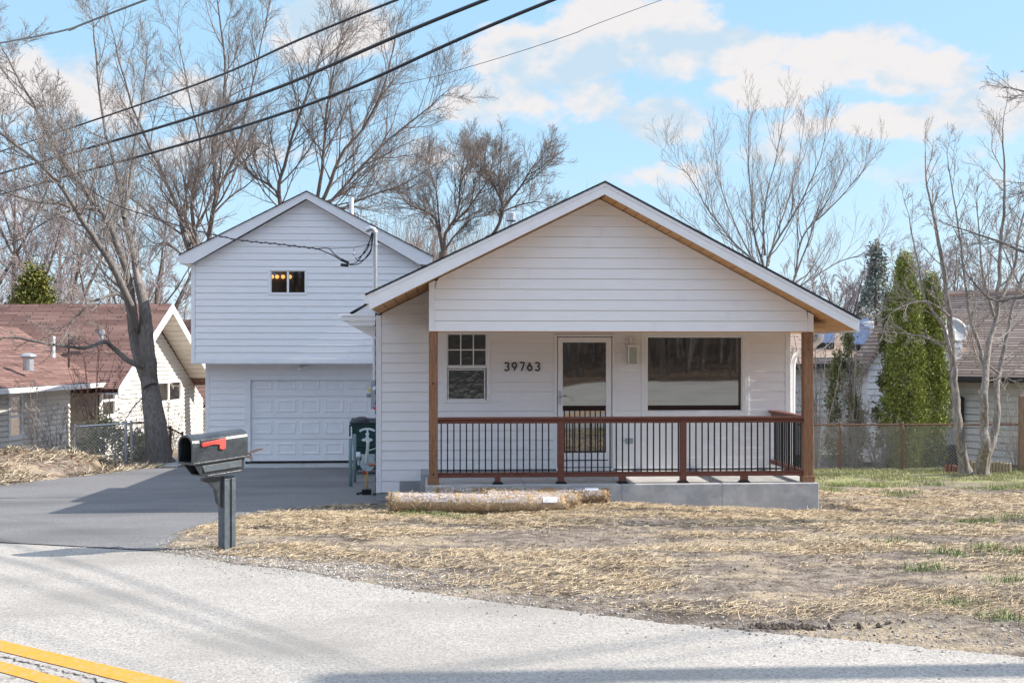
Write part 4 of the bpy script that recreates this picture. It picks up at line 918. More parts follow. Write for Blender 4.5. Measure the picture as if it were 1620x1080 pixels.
def bollard(px0, px1, pyt, pyb, label):
    p = solve((px0+px1)/2, pyb); Y = p.y; r = (X_(px1,Y)-X_(px0,Y))/2; zt = Z_((px0+px1)/2, pyt, Y)
    b = MB(); z0 = p.z-.2; b.tube([(p.x,Y,z0),(p.x,Y,zt-r*.9),(p.x,Y,zt-r*.5),(p.x,Y,zt-r*.15),(p.x,Y,zt)], [r,r,r*.86,r*.5,r*.06], 18)
    o = b.build('bollard', M['bollard'], None, smooth=True, origin=Vector((p.x,Y,p.z))); return tag(o, label, 'bollard', 'bollards guarding the gas meter'), p, zt
b1, p1, zt1 = bollard(551.6, 557.6, 692, 770.5, 'blue-grey steel bollard nearer the road beside the gas meter')
b2, p2, zt2 = bollard(558.6, 563.6, 686, 763.5, 'blue-grey steel bollard farther from the road, right behind its twin')
def gas_meter():
    p = solve(584, 771); Y = 21.4; zg = g(0,Y); x = X_(582,Y)
    t = thing('gas_meter', (x, Y, zg), 'grey gas meter with pale pipes and brass valve at the house corner', 'gas meter')
    b = MB(); zc = Z_(583,730,Y); b.box(x-.10,x+.10,Y-.08,Y+.08,zc-.10,zc+.10); b.tube([(x,Y-.12,zc-.03),(x,Y+.1,zc-.03)],.13,20); b.box(x-.12,x+.12,Y-.05,Y+.05,zc+.08,zc+.13)
    b.build('meter_body', M['meter'], t, bevel=.01)
    d = MB(); xr_ = X_(568,Y); d.tube([(xr_-.05,Y,zc+.10),(xr_+.02,Y,zc+.10)],.075,16); d.tube([(xr_+.02,Y,zc+.10),(x-.08,Y,zc+.09)],.04,12); d.tube([(xr_,Y,zc+.04),(xr_,Y,zc-.06)],.028,10); d.build('regulator', M['galv'], t)
    q = MB(); zt = Z_(581,698,Y)
    q.tube([(x-.03,Y-.13,zc-.02),(x-.03,Y-.13,zc+.0),(x+.0,Y-.13,zt-.03),(x+.01,Y-.10,zt),(x+.0,Y+.02,zt-.0),(x-.01,Y+.03,zc+.1)],[.018]*3+[.03,.03,.02],10); q.tube([(x+.01,Y-.05,zt-.16),(-1.01,Y,zt-.10)],.010,6); q.tube([(x+.01,Y-.05,zt-.24),(-1.01,Y,zt-.33)],.010,6); q.build('pipe', mat('pale_pipe', (.50,.50,.46), .5), t)
    c = MB(); c.tube([(x+.02,Y-.13,zc-.04),(-1.02,Y-.13,zc-.04)],.022,10); c.build('copper_pipe', mat('copper', (.42,.16,.09), .4, metal=.6), t)
    v = MB(); v.tube([(x-.02,Y,zc-.1),(x-.02,Y,zg+.12)],.022,10); v.tube([(x-.02,Y,zc-.26),(x-.02,Y,zc-.34)],.035,10); v.build('valve', M['brass'], t)
    r_ = MB(); r_.box(x-.07,x-.035,Y-.05,Y-.03,zc-.22,zc-.15); r_.build('red_tag', M['red'], t)
    f_ = MB(); f_.box(x-.10,x+.06,Y-.07,Y+.07,zg-.05,zg+.11); f_.tube([(x-.2,Y,zg+.03),(x-.1,Y,zg+.05)],.02,8); f_.tube([(x+.1,Y-.1,zg+.02),(x+.2,Y-.12,zg+.05)],.03,8); f_.build('pipe_base', M['black'], t)
gas_meter()

# ------------------------------------------------------------------ straw blanket rolls
def curl(rng, c, rad, n, L0, L1, wid, mbb, ax=None):
    pass
def straw_roll(p0, p1, r, label, lumps=1.0, seed=0, tagpos=None, mm='rollm'):
    rng = random.Random(seed); p0 = Vector(p0); p1 = Vector(p1); ax = (p1-p0); Ln = ax.length; ax.normalize(); up = Vector((0,0,1)); sd = ax.cross(up).normalized()
    t = thing('straw_roll', (p0+p1)/2, label, 'straw roll', 'straw blanket rolls in front of the porch')
    b = MB(); n = 46; k = 28
    for i in range(n+1):
        s_ = i/n; c = p0 + ax*Ln*s_; rr = r*(1+.05*math.sin(s_*17+seed)+.035*rng.uniform(-1,1)) * (1-.05*(s_ < .03 or s_ > .97))
        for j in range(k):
            q = 2*math.pi*j/k; rq = rr*(1+.05*noise.noise(Vector((s_*14, math.cos(q)*2, math.sin(q)*2+seed))) )
            y_, z_ = math.cos(q)*rq, math.sin(q)*rq*(.93 if math.sin(q) < 0 else .98)
            v = c + sd*y_ + up*z_; b.v.append(tuple(v))
    for i in range(n):
        for j in range(k): b.f.append((i*k+j, i*k+(j+1) % k, (i+1)*k+(j+1) % k, (i+1)*k+j)); b.m.append(0)
    for e, idx in ((0,0),(n,1)):           # spiral ends: rings stepping in and out
        c = p0 + ax*Ln*(e/n); sgn = -1 if e == 0 else 1; rings = 7; start = len(b.v)
        for q_ in range(rings):
            rr = r*(1-.13*(q_+1)); off = (.02 if q_ % 2 else -.015)
            for j in range(k):
                q = 2*math.pi*j/k; o = off + rng.uniform(-.012,.012); b.v.append(tuple(c + ax*sgn*o + sd*math.cos(q)*rr + up*math.sin(q)*rr))
        prev = e*k
        for q_ in range(rings):
            cur = start+q_*k
            for j in range(k):
                f_ = (prev+j, prev+(j+1) % k, cur+(j+1) % k, cur+j); b.f.append(f_ if e else f_[::-1]); b.m.append(0)
            prev = cur
        b.f.append(tuple(prev+j for j in range(k))); b.m.append(0)
    body = b.build('straw_blanket', M[mm], t, smooth=True)
    st = MB()
    def strand(c, d, L, w):
        d = d.normalized(); s2 = d.cross(Vector((rng.uniform(-1,1),rng.uniform(-1,1),rng.uniform(-1,1)))).normalized()*w
        b_ = len(st.v); mid = c + d*L*.5 + Vector((rng.uniform(-1,1),rng.uniform(-1,1),rng.uniform(-1,1)))*L*.12; e = c + d*L
        for p in (c, mid, e): st.v.append(tuple(p-s2)); st.v.append(tuple(p+s2))
        st.f += [(b_,b_+1,b_+3,b_+2),(b_+2,b_+3,b_+5,b_+4)]; st.m += [0,0]
    for i in range(3600):
        s_ = rng.random(); q = rng.uniform(-.9, math.pi*2-.9); nrm = sd*math.cos(q)+up*math.sin(q); c = p0+ax*Ln*s_+nrm*r*.99
        if rng.random() < .62 and math.sin(q) > -.1: continue
        tan = (ax*rng.uniform(-1,1)+nrm.cross(ax)*rng.uniform(-1,1)).normalized(); strand(c, tan+nrm*rng.uniform(-.05,.35), rng.uniform(.03,.10), .0016)
    for i in range(900):
        e = rng.random() < .5; c0 = p0 if e else p1; q = rng.uniform(0, 6.28); rr = r*math.sqrt(rng.random()); c = c0+(sd*math.cos(q)+up*math.sin(q))*rr*.97
        tan = (up*math.cos(q)-sd*math.sin(q)); strand(c, tan*rng.uniform(-1,1)+(-ax if e else ax)*rng.uniform(.1,.8)+ (sd*math.cos(q)+up*math.sin(q))*rng.uniform(-.3,.3), rng.uniform(.03,.09), .002)
    st.build('loose_straw', M['straw'], t)
    pl = MB()                              # torn plastic wrap: thin shell over the upper half
    for i in range(n+1):
        s_ = i/n; c = p0+ax*(Ln*(.015+.95*s_))
        for j in range(12):
            q = R(12+j*13); rr = r*(1.035+.02*noise.noise(Vector((s_*20,j*.7,seed)))); pl.v.append(tuple(c - sd*0 + sd*(-math.cos(q))*rr*-1 + up*math.sin(q)*rr*1.0))
    for i in range(n):
        for j in range(11):
            if noise.noise(Vector((i*.37, j*.45, seed*3))) > .30: continue
            pl.f.append((i*12+j, i*12+j+1, (i+1)*12+j+1, (i+1)*12+j)); pl.m.append(0)
    pl.build('plastic_wrap', M['wrap'], t)
    if tagpos:
        tg_ = MB(); s_, q0 = tagpos; c = p0+ax*Ln*s_
        vs = []
        for q in (q0-18, q0, q0+18):
            nrm = (-sd if sd.y > 0 else sd)*math.cos(R(q)) + up*math.sin(R(q))
            for a in (-.10, .10): vs.append(c+ax*a+nrm*r*1.07)
        tg_.add(vs, [(0,1,3,2),(2,3,5,4)]); o = tg_.build('paper_tag', M['paper'], t); sl_ = o.modifiers.new('thick','SOLIDIFY'); sl_.thickness = .002
M['rollm'] = mat('straw_roll_fibres', (.46,.32,.19), .9, var=(.28,.185,.10), vscale=22, vdetail=10, third=(.60,.48,.34), tscale=60, bump=1.0, bscale=45, stretch=(1.6,1,1))
M['rollm_dark'] = mat('darker_straw_fibres', (.30,.20,.11), .9, var=(.18,.115,.06), vscale=22, vdetail=10, third=(.44,.33,.21), tscale=60, bump=1.0, bscale=45, stretch=(1.6,1,1))
def wrapmat():
    m = bpy.data.materials.new('torn_plastic_wrap'); m.use_nodes = True; nt = m.node_tree; N = nt.nodes; L = nt.links
    for n in list(N): N.remove(n)
    out = N.new('ShaderNodeOutputMaterial'); mx = N.new('ShaderNodeMixShader'); t = N.new('ShaderNodeBsdfTransparent'); p = N.new('ShaderNodeBsdfPrincipled')
    p.inputs['Base Color'].default_value = (.72,.70,.76,1); p.inputs['Roughness'].default_value = .35
    tc = N.new('ShaderNodeTexCoord'); n = N.new('ShaderNodeTexNoise'); n.inputs['Scale'].default_value = 34; n.inputs['Detail'].default_value = 8; L.new(tc.outputs['Object'], n.inputs['Vector'])
    r = N.new('ShaderNodeMapRange'); r.inputs[1].default_value = .42; r.inputs[2].default_value = .62; r.inputs[3].default_value = .04; r.inputs[4].default_value = .66; L.new(n.outputs[0], r.inputs[0]); L.new(r.outputs[0], mx.inputs[0])
    L.new(t.outputs[0], mx.inputs[1]); L.new(p.outputs[0], mx.inputs[2]); L.new(mx.outputs[0], out.inputs[0]); return m
M['wrap'] = wrapmat()
def roll_px(xa, xb, yta, yba, ytb, ybb, Y, **k):
    ra = (Z_(xa,yta,Y)-Z_(xa,yba,Y))/2; rb = (Z_(xb,ytb,Y)-Z_(xb,ybb,Y))/2; r = (ra+rb)/2
    straw_roll((X_(xa,Y), Y+.0, Z_(xa,(yta+yba)/2,Y)), (X_(xb,Y), Y-.10, Z_(xb,(ytb+ybb)/2,Y)), r, **k)
roll_px(619, 893, 781, 806, 779, 813, 16.9, label='straw blanket roll nearest the road, white tag near its right end', seed=1, tagpos=(.91, 35))
roll_px(770, 912, 778, 800, 776, 808, 17.22, label='straw blanket roll tucked between the front roll and the porch-side roll', seed=2)
roll_px(692, 958, 771, 796, 770, 797, 17.62, label='straw blanket roll lying against the concrete porch slab', seed=3, tagpos=(.91, 70), mm='rollm_dark')

# ------------------------------------------------------------------ overhead lines and the pole just outside the frame
pole_p = Vector((*camxy(12.4, 8.22), 0)); PH = 9.5
pt = thing('utility_pole', (pole_p.x, pole_p.y, 0), 'brown wooden utility pole at the roadside, carrying the overhead wires', 'pole')
pm = MB(); pm.tube([(pole_p.x,pole_p.y,-.5),(pole_p.x,pole_p.y,PH)], [.19,.15], 16); pm.build('pole_shaft', M['bark_brown'], pt)
pm = MB(); pm.box(pole_p.x-.9, pole_p.x+.9, pole_p.y-.2, pole_p.y-.1, PH-.6, PH-.48); pm.build('crossarm', M['bark_brown'], pt)
def wire(name, pts_px, rad, label, m, ends=(), group='overhead wires crossing above the yard', n=60, taper=.4):
    P = [Vector(p) if len(p) == 3 and isinstance(p, Vector) else atd(*p) for p in pts_px]
    out = []
    for i in range(n+1):                     # smooth curve through the points
        t = i/n*(len(P)-1); k = min(int(t), len(P)-2); f = t-k
        p0, p1, p2, p3 = P[max(k-1,0)], P[k], P[k+1], P[min(k+2,len(P)-1)]
        out.append(.5*((2*p1)+(p2-p0)*f+(2*p0-5*p1+4*p2-p3)*f*f+(3*p1-p0-3*p2+p3)*f**3))
    mb = MB(); mb.tube(out, [rad*(1-(1-taper)*max(0, (i/n-.74)/.26)) for i in range(n+1)], 6); return tag(mb.build(name, m, None, smooth=True, origin=P[-1]), label, 'wire', group)
def line3(pa, pb, d0, d1, off): return None
top = Vector((pole_p.x, pole_p.y, PH-.3))
def overhead(pxs, dz, r, label, m, ds=(37,20)):
    # through three photographed points, then on to the pole
    P = []
    (x0,y0),(xm,ym),(x1,y1) = pxs; d0, d1 = ds
    far = atd(x0,y0,d0); near = atd(x1,y1,d1)
    # depth of the middle point so that plan view stays straight
    u = near-far
    lo, hi = min(d0,d1), max(d0,d1)
    best = min((abs(((atd(xm,ym,d)-far).x*u.y-(atd(xm,ym,d)-far).y*u.x)), d) for d in [lo+(hi-lo)*i/300 for i in range(301)])
    mid = atd(xm,ym,best[1]); ext = far+(far-mid)*.9
    return wire('power_line', [ext, far, mid, near, top+Vector((0,0,dz))], r, label, m)
overhead([(0,308),(440,182),(875,0)], 0, .031, 'thick black overhead cable, lowest of the three parallel ones', M['wire'])
overhead([(0,275),(370,164),(768,0)], .15, .033, 'thick black overhead cable, middle one of the three parallel ones', M['wire'])
overhead([(0,240),(310,134),(628,0)], .30, .022, 'black overhead cable, uppermost of the three parallel ones', M['wire'])
overhead([(-20,72),(110,46),(236,-2)], .9, .020, 'grey twisted overhead cable crossing the upper left corner', M['wire_light'], ds=(30,22))
wire('power_line', [atd(180,190,39), atd(411,169,34), atd(520,153,31.5), atd(662,127,28.3), atd(763,100,26), atd(900,56,23), atd(1047,0,20), top+Vector((0,0,-.6))], .007, 'thinnest overhead wire, running up over the house ridge', M['wire_light'])
for k, dz in enumerate((0,.15,.30,-.6)):
    e = pole_p + (CR*2.0+CF*1.05).normalized()*30 + Vector((0,0,PH-.9+dz)); m_ = pole_p + (CR*2.0+CF*1.1).normalized()*15 + Vector((0,0,PH-1.3+dz))
    mb = MB(); mb.tube([top+Vector((0,0,dz)), m_, e], .013, 6); tag(mb.build('power_line', M['wire'], None, origin=top), ('lowest heavy cable','second heavy cable','third heavy cable','thin lowest cable')[k] + ' leaving the utility pole away from the house', 'wire', 'overhead wires beyond the right edge')
# twisted service drop to the mast
sp = at(549,415,21.0)
drop = thing('service_drop', sp, 'twisted black service cable sagging to the steel mast on the house', 'cable')
def curve(P, n=60):
    out = []
    for i in range(n+1):
        t = i/n*(len(P)-1); k = min(int(t), len(P)-2); f = t-k
        p0, p1, p2, p3 = P[max(k-1,0)], P[k], P[k+1], P[min(k+2,len(P)-1)]
        out.append(.5*((2*p1)+(p2-p0)*f+(2*p0-5*p1+4*p2-p3)*f*f+(3*p1-p0-3*p2+p3)*f**3))
    return out
cpts = [atd(-30,232,36), atd(43,250,34), atd(110,280,31.5), atd(175,320,29), atd(242,344,27), atd(300,362,25.4), atd(375,379,23.9), atd(440,386,22.7), atd(502,393.5,21.7)]
c_ = curve(cpts, 200); mb = MB(); mb.tube(c_, .011, 6)
tw = [p + Vector((0, math.cos(i*1.1)*.016, math.sin(i*1.1)*.016)) for i, p in enumerate(c_)]; mb.tube(tw, .009, 5); mb.build('twisted_cable', M['wire'], drop, smooth=True)
Yw = 21.1
mb = MB(); mb.tube(curve([at(502,393.5,Yw+.3), at(525,403,Yw), at(540,412,Yw)], 14), .010, 6); mb.tube(curve([at(502,393.5,Yw+.3), at(520,393,Yw), at(530,403,Yw), at(543,411,Yw)], 18), .010, 6)
for pts in ([(552,418),(565,414),(578,395),(586,378),(589.5,368)], [(553,419.5),(570,416),(585,398),(589,384),(591,368)], [(562,407),(568,413),(579,408),(587,397),(588,381),(590.5,369)], [(566,409),(580,396),(585,380),(588,368)]):
    mb.tube(curve([at(x,y,Yw) for x, y in pts], 24), .0095, 6)
mb.build('drip_loop', M['wire'], drop, smooth=True)
mb = MB(); mb.tube(curve([at(520,393.5,Yw), at(545,392,Yw), at(560,391,Yw), at(583,386.5,Yw)], 14), .006, 5); mb.tube([at(559.5,391,Yw), at(560,398,Yw)], .006, 5); mb.build('messenger_wire', M['wire_light'], drop)
for (a, b, c, d) in ((539.5,410.5,552,416),(539,418.8,551.5,419.8)):
    mb = MB(); mb.tube([at(a,b,Yw-.02), at(c,d,Yw-.02)], .026, 10); mb.build('splice_sleeve', M['black'], drop, bevel=.004)
mb = MB(); mb.ball(at(560,401,Yw), .022, 8, 6, (1,1,1.6)); mb.build('connector', M['galv'], drop)

# ------------------------------------------------------------------ neighbouring houses
def frame_box(mb, O, u, v, u0, u1, v0, v1, z0, z1):
    vs = [O+u*a+v*b+Vector((0,0,z-O.z)) for z in (z0, z1) for a, b in ((u0,v0),(u1,v0),(u1,v1),(u0,v1))]
    mb.add(vs, [(0,3,2,1),(4,5,6,7),(0,1,5,4),(1,2,6,5),(2,3,7,6),(3,0,4,7)])
def left_house():
    u = (CF + CR*.0737).normalized(); v = Vector((u.y, -u.x, 0))          # u recedes along the wall, v points out of it (right)
    d0 = 31.0; O = Vector((*camxy(-16.0+.0737*d0, d0), 0))
    def uu(px): # distance along u where the wall line meets the pixel column
        t = (px-810)/F; d = -16.0/(t-.0737); q = Vector((*camxy(-16.0+.0737*d, d), 0)); return (q-O).dot(u)
    zg = -1.75; zE = 1.12-.14; ze2 = 1.03
    t = thing('neighbour_house', O+u*8+Vector((0,0,zg)), 'cream house with a brick-red shingle roof and a steep gable, left of the driveway', 'house')
    uc = uu(128); ug0 = uu(155); ugp = uu(240); ug1 = 2*ugp-ug0; us = -6
    def W(a, b, z): return O+u*a+v*b+Vector((0,0,z))
    zp = Z_(240,488,atd(240,488,42.8).y)
    wl = MB(); e = .45
    ow = (uu(37)+e*0, uu(60), .0, zE-.05)
    w1 = (uu(37), uu(59.5), Z_(48,697,atd(48,697,33.2).y), zE-.06)
    siding(wl, W(0,-e,0), u, v, us, uc+.2, zg, zE, .15, [w1], groove=.028, proud=.03)
    gw = MB(); sl_ = (zp-ze2)/(ugp-ug0)
    wa = (uu(164), uu(187.5), Z_(175,662,atd(175,662,38.8).y), Z_(175,606,atd(175,606,38.8).y)); wb_ = (uu(249.5), uu(290.5), Z_(270,638,atd(270,638,44.4).y), Z_(270,601,atd(270,601,44.4).y))
    siding(wl, W(0,-.1,0), u, v, lambda z: max(ug0+.3, ug0+.3+(z-ze2)/sl_), lambda z: min(ug1+1.2, ug1-.3-(z-ze2)/sl_), zg, zp-.15, .15, [wa, wb_], groove=.028, proud=.03)
    frame_box(wl, O, u, v, us, uc+.15, -7.5, -e-.06, zg-.5, zE); frame_box(wl, O, u, v, uc+.15, ug0+.3, -7.5, -2.2, zg-.5, zE); frame_box(wl, O, u, v, ug0+.3, ug1-.3, -12, -.16, zg-.5, ze2); frame_box(wl, O, u, v, ug1-.3, ug1+1.2, -12, -.17, zg-.5, ze2-.9)
    wl.prism([W(ug0+.3,-.16,ze2), W(ug1-.3,-.16,ze2), W(ugp,-.16,zp-.15)], -v*12)
    siding(wl, W(ug0+.28,-.12,0), -v, -u, 0, 12, zg, ze2, .15, groove=.028, proud=.03)
    wl.build('wall', M['cream'], t)
    # low main roof: eave runs with the wall, ridge parallel
    rz = 3.0-.05
    roof_slab('roof', M['shingle_red'], t, W(us,.12,zE+.14), W(uc+1.2,.12,zE+.14), W(uc+7,-4.3,rz), W(us,-4.3,rz), .14)
    roof_slab('roof', M['shingle_red'], t, W(uc+7,-8.7,zE+.14), W(us,-8.7,zE+.14), W(us,-4.301,rz), W(uc+7,-4.301,rz), .14)
    # gable wing roof: ridge runs away to the left
    oh = .75
    roof_slab('roof', M['shingle_red'], t, W(ug0-.25,-14,ze2-.12), W(ug0-.25,oh,ze2-.12), W(ugp,oh,zp+.17), W(ugp,-14,zp+.17), .16)
    roof_slab('roof', M['shingle_red'], t, W(ug1+.25,oh,ze2-.12), W(ug1+.25,-14,ze2-.12), W(ugp+.01,-14,zp+.17), W(ugp+.01,oh,zp+.17), .16)
    roof_slab('roof', M['shingle_red'], t, atd(246,640,52), atd(350,640,52), atd(350,503,57), atd(256,507,57), .16)
    tb = MB()
    for sg, ua in ((1, ug0), (-1, ug1)):
        a = W(ua-sg*.25, oh+.003, ze2-.12); b = W(ugp, oh+.003, zp+.17)
        tb.prism([a+Vector((0,0,.0)), b, b-Vector((0,0,.32)), a-Vector((0,0,.30))], v*.03)
    tb.build('rake_board', M['trim'], t)
    sf = MB()
    for sg, ua in ((1, ug0), (-1, ug1)):
        for k in range(16):                 # soffit boards under the overhang
            f0, f1 = k/16, (k+.90)/16; za = ze2-.30; zc_ = zp-.06
            p0 = W(ua-sg*.25+(ugp-ua+sg*.25)*f0, oh, za+(zc_-za)*f0); p1 = W(ua-sg*.25+(ugp-ua+sg*.25)*f1, oh, za+(zc_-za)*f1)
            sf.prism([p0, p1, p1-v*(oh+.08), p0-v*(oh+.08)], (0,0,.02))
    sf.build('soffit', M['cream'], t)
    gt = MB(); frame_box(gt, O, u, v, us, uc+1.4, .12, .24, zE-.02, zE+.12); frame_box(gt, O, u, v, us, uc+1.4, -.42, .119, zE-.04, zE-.02); gt.build('gutter', M['trim'], t, bevel=.01)
    def nwin(rect, split, off, vertical):
        u0, u1, z0, z1 = rect; f = MB(); tw = .11
        frame_box(f, O, u, v, u0, u0+tw, off-.02, off+.035, z0, z1); frame_box(f, O, u, v, u1-tw, u1, off-.02, off+.035, z0, z1)
        frame_box(f, O, u, v, u0+tw, u1-tw, off-.02, off+.035, z1-tw, z1); frame_box(f, O, u, v, u0+tw, u1-tw, off-.02, off+.035, z0, z0+tw)
        if vertical: m_ = (u0+u1)/2; frame_box(f, O, u, v, m_-.04, m_+.04, off-.02, off+.03, z0+tw, z1-tw)
        else: m_ = (z0+z1)/2; frame_box(f, O, u, v, u0+tw, u1-tw, off-.02, off+.03, m_-.035, m_+.035)
        fo = f.build('window', M['trim'], t); p = MB(); frame_box(p, O, u, v, u0+tw, u1-tw, off-.02, off+.004, z0+tw, z1-tw); p.build('pane', M['glass_far'], fo)
    nwin(w1, .5, -e, False); nwin(wa, .5, -.1, False); nwin(wb_, .5, -.1, True)
    # things on the roof
    def onroof(px, py, d): return atd(px, py, d)
    a = onroof(45, 545, 34.5); b = MB(); b.tube([a-Vector((0,0,.75)), a-Vector((0,0,.35))], .15, 12); b.ball(a-Vector((0,0,.33)), .2, 12, 6, (1.2,1,.45)); b.build('attic_vent', M['galv'], t)
    a = onroof(84.5, 536, 35.5); b = MB(); b.tube([a-Vector((0,0,.55)), a+Vector((0,0,.08))], .05, 10); b.build('vent_pipe', M['vinyl'], t)
    a = onroof(160, 517, 40); b = MB(); b.tube([a-Vector((0,0,.45)), a-Vector((0,0,.22))], .08, 12); b.tube([a-Vector((0,0,.24)), a-Vector((0,0,.10))], .14, 12); b.build('vent_cap', M['galv'], t)
    a = onroof(109, 545, 36.5); b = MB(); b.tube([a-Vector((0,0,.7)), a+Vector((0,0,.35))], .03, 8); b.build('stack_pipe', M['darktrim'], t)
left_house()

def right_house():
    def PD(px, d): return Vector((*camxy((px-810)/F*d, d), 0))
    t = thing('neighbour_house', PD(1450,37)+Vector((0,0,-1.3)), 'pale sided house with tan shingle roofs and dark skylights, right of the yard', 'house')
    zg = -1.6
    # left mass: wall faces the camera at Y about 36
    Y = 36.0; xa, xb = X_(1215,Y), X_(1405,Y); ze = Z_(1300,578,Y); zr = Z_(1350,500,Y+4.2)
    wl = MB(); siding(wl, (0,Y,0), (1,0,0), (0,-1,0), xa, xb, -1.05, ze-.0, .19, groove=.028, proud=.03)
    wl.box(xa, xb, Y+.04, Y+8, -1.1, ze); wl.build('wall', M['paleside'], t)
    fd_ = MB(); fd_.box(xa-.0, X_(1520,Y), Y-.02, Y+.3, -2.2, -1.06); fd_.build('foundation', mat('grey_foundation', (.16,.16,.165), .9, var=(.20,.20,.20), vscale=4), t)
    roof_slab('roof', M['shingle_tan'], t, (xa-.4,Y-.35,ze+.05), (xb+.3,Y-.35,ze+.05), (xb-.2,Y+4.2,zr), (xa-.4,Y+4.2,zr), .12)
    roof_slab('roof', M['shingle_tan'], t, (xb+.3,Y+8.7,ze+.05), (xa-.4,Y+8.7,ze+.05), (xa-.4,Y+4.201,zr), (xb-.2,Y+4.201,zr), .12)
    def roofz(y): return ze+.05+(zr-ze-.05)*(y-Y+.35)/4.55
    rc = MB(); rc.tube([(xa-.4,Y+4.2,zr+.03),(xb-.1,Y+4.2,zr+.03)], .09, 6); rc.build('ridge_cap', mat('tan_ridge', (.46,.32,.25), .9), t)
    g1 = MB(); g1.box(xa-.4, xb+.3, Y-.48, Y-.36, ze-.10, ze+.06); g1.box(xa-.4, xb+.3, Y-.36, Y-.02, ze-.10, ze-.07); g1.build('gutter', M['darktrim'], t)
    for (px, y0, y1) in ((1306,Y+.9,Y+2.4),(1363,Y+.75,Y+3.3)):
        s_ = MB(); x = X_(px, y0); w_ = .55
        P = [(x-w_/2,y0,roofz(y0)+.03),(x+w_/2,y0,roofz(y0)+.03),(x+w_/2+.35*(y1-y0),y1,roofz(y1)+.03),(x-w_/2+.35*(y1-y0),y1,roofz(y1)+.03)]
        s_.prism(P, (0,0,.18)); so = s_.build('skylight', M['darktrim'], t); q_ = MB(); q_.prism([Vector(p)*1+Vector((0,0,.181)) for p in P], (0,0,.01))
        q_.build('pane', mat('skylight_glass', (.05,.08,.17), .35), so)
    c_ = at(1373,513,Y+2.6); vb = MB(); vb.box(c_.x-.16, c_.x+.16, c_.y-.15, c_.y+.15, c_.z-.35, c_.z+.10); vb.build('roof_vent', M['vinyl'], t, bevel=.03)
    # gable end in the middle
    Y2 = 35.0; gx0, gx1 = X_(1372,Y2), X_(1526,Y2); gp_ = (X_(1448,Y2), Z_(1448,470,Y2)); gz = Z_(1380,585,Y2)
    gm = MB(); sl2 = (gp_[1]-gz)/(gp_[0]-gx0); siding(gm, (0,Y2,0), (1,0,0), (0,-1,0), lambda z: max(gx0, gx0+(z-gz)/sl2), lambda z: min(gx1, gx1-(z-gz)/sl2), -1.1, gp_[1], .19, groove=.028, proud=.03)
    gm.box(gx0+.02, gx1-.02, Y2+.05, Y2+1.2, -1.2, gz); gm.prismY([(gx0,gz),(gx1,gz),gp_], Y2+.05, Y2+1.0); gm.build('wall', M['siding'], t)
    roof_slab('roof', M['shingle_tan'], t, (gx0-.3,Y2+1.2,gz-.05), (gx0-.3,Y2-.3,gz-.05), (gp_[0],Y2-.3,gp_[1]+.14), (gp_[0],Y2+1.2,gp_[1]+.14), .12)
    roof_slab('roof', M['shingle_tan'], t, (gx1+.3,Y2-.3,gz-.05), (gx1+.3,Y2+1.2,gz-.05), (gp_[0]+.01,Y2+1.2,gp_[1]+.14), (gp_[0]+.01,Y2-.3,gp_[1]+.14), .12)
    # right wing, nearer; its eave comes towards the camera to the right
    A = PD(1493, 34.2); B = PD(1640, 31.8); u = (B-A).normalized(); n = Vector((u.y,-u.x,0)); L_ = 16; RG = atd(1481,468,39.0)
    z0 = Z_(1493,596,A.y); wz = z0-.12
    w2 = MB(); siding(w2, A-n*.45+u*.15, u, n, 0, L_, -1.0, wz, .19, groove=.028, proud=.03); frame_box(w2, A, u, n, .15, L_, -8.5, -.52, -1.4, wz); w2.build('wall', M['cream'], t)
    zr2 = Z_(1520,469,A.y+5.2)
    roof_slab('roof', M['shingle_tan'], t, A+Vector((0,0,z0+.02))-u*.5, A+u*L_+Vector((0,0,z0+.02)), RG+u*(L_+3), RG, .12)
    roof_slab('roof', M['shingle_tan'], t, A+u*L_-n*10.4+Vector((0,0,z0)), A-u*.5-n*10.4+Vector((0,0,z0)), RG-n*.002, RG+u*(L_+3)-n*.002, .12)
    g2 = MB(); frame_box(g2, A, u, n, -.5, L_, 0, .12, z0-.10, z0+.03); frame_box(g2, A, u, n, -.5, L_, -.5, -.001, z0-.13, z0-.10)
    g2.build('gutter', M['darktrim'], t)
    dsp = MB(); a = A+u*.32-n*.36; dsp.tube([A+u*.1+n*.05+Vector((0,0,z0-.1)), A+u*.12+n*.04+Vector((0,0,z0-.3)), a+Vector((0,0,z0-.6)), a+Vector((0,0,-1.0))], .07, 8); dsp.build('downspout', M['darktrim'], t)
    rc = MB(); rc.tube([RG+Vector((0,0,.03)), RG+u*(L_+3)+Vector((0,0,.03))], .09, 6); rc.build('ridge_cap', bpy.data.materials['tan_ridge'], t)
    f2 = MB(); frame_box(f2, A, u, n, .15, L_, -.8, -.5, -1.9, -1.01); f2.build('foundation', M['darktrim'], t)
    ck = MB(); c0 = atd(1486,592,34.7); c1 = atd(1522,524,34.7); siding(ck, Vector((c0.x,c0.y,0)), (CR.x,CR.y,0), (-CF.x,-CF.y,0), 0, 36/F*34.7, c0.z, c1.z, .19, groove=.028, proud=.03)
    frame_box(ck, Vector((c0.x,c0.y,0)), CR.copy(), -CF, 0, 36/F*34.7, -1.5, -.05, c0.z, c1.z); ck.build('dormer_wall', M['siding'], t)
    # satellite dish
    c = atd(1509, 523, 33.6); dm = MB(); nr = (-CF*.93+CR*.2+Vector((0,0,.3))).normalized(); a_ = nr.orthogonal().normalized(); b_ = nr.cross(a_)
    rings = []
    for i in range(6):
        r_ = .34*i/5; rings.append([c + a_*math.cos(q)*r_*1.0 + b_*math.sin(q)*r_*1.12 + nr*(.09*(r_/.34)**2) for q in [2*math.pi*j/24 for j in range(24)]])
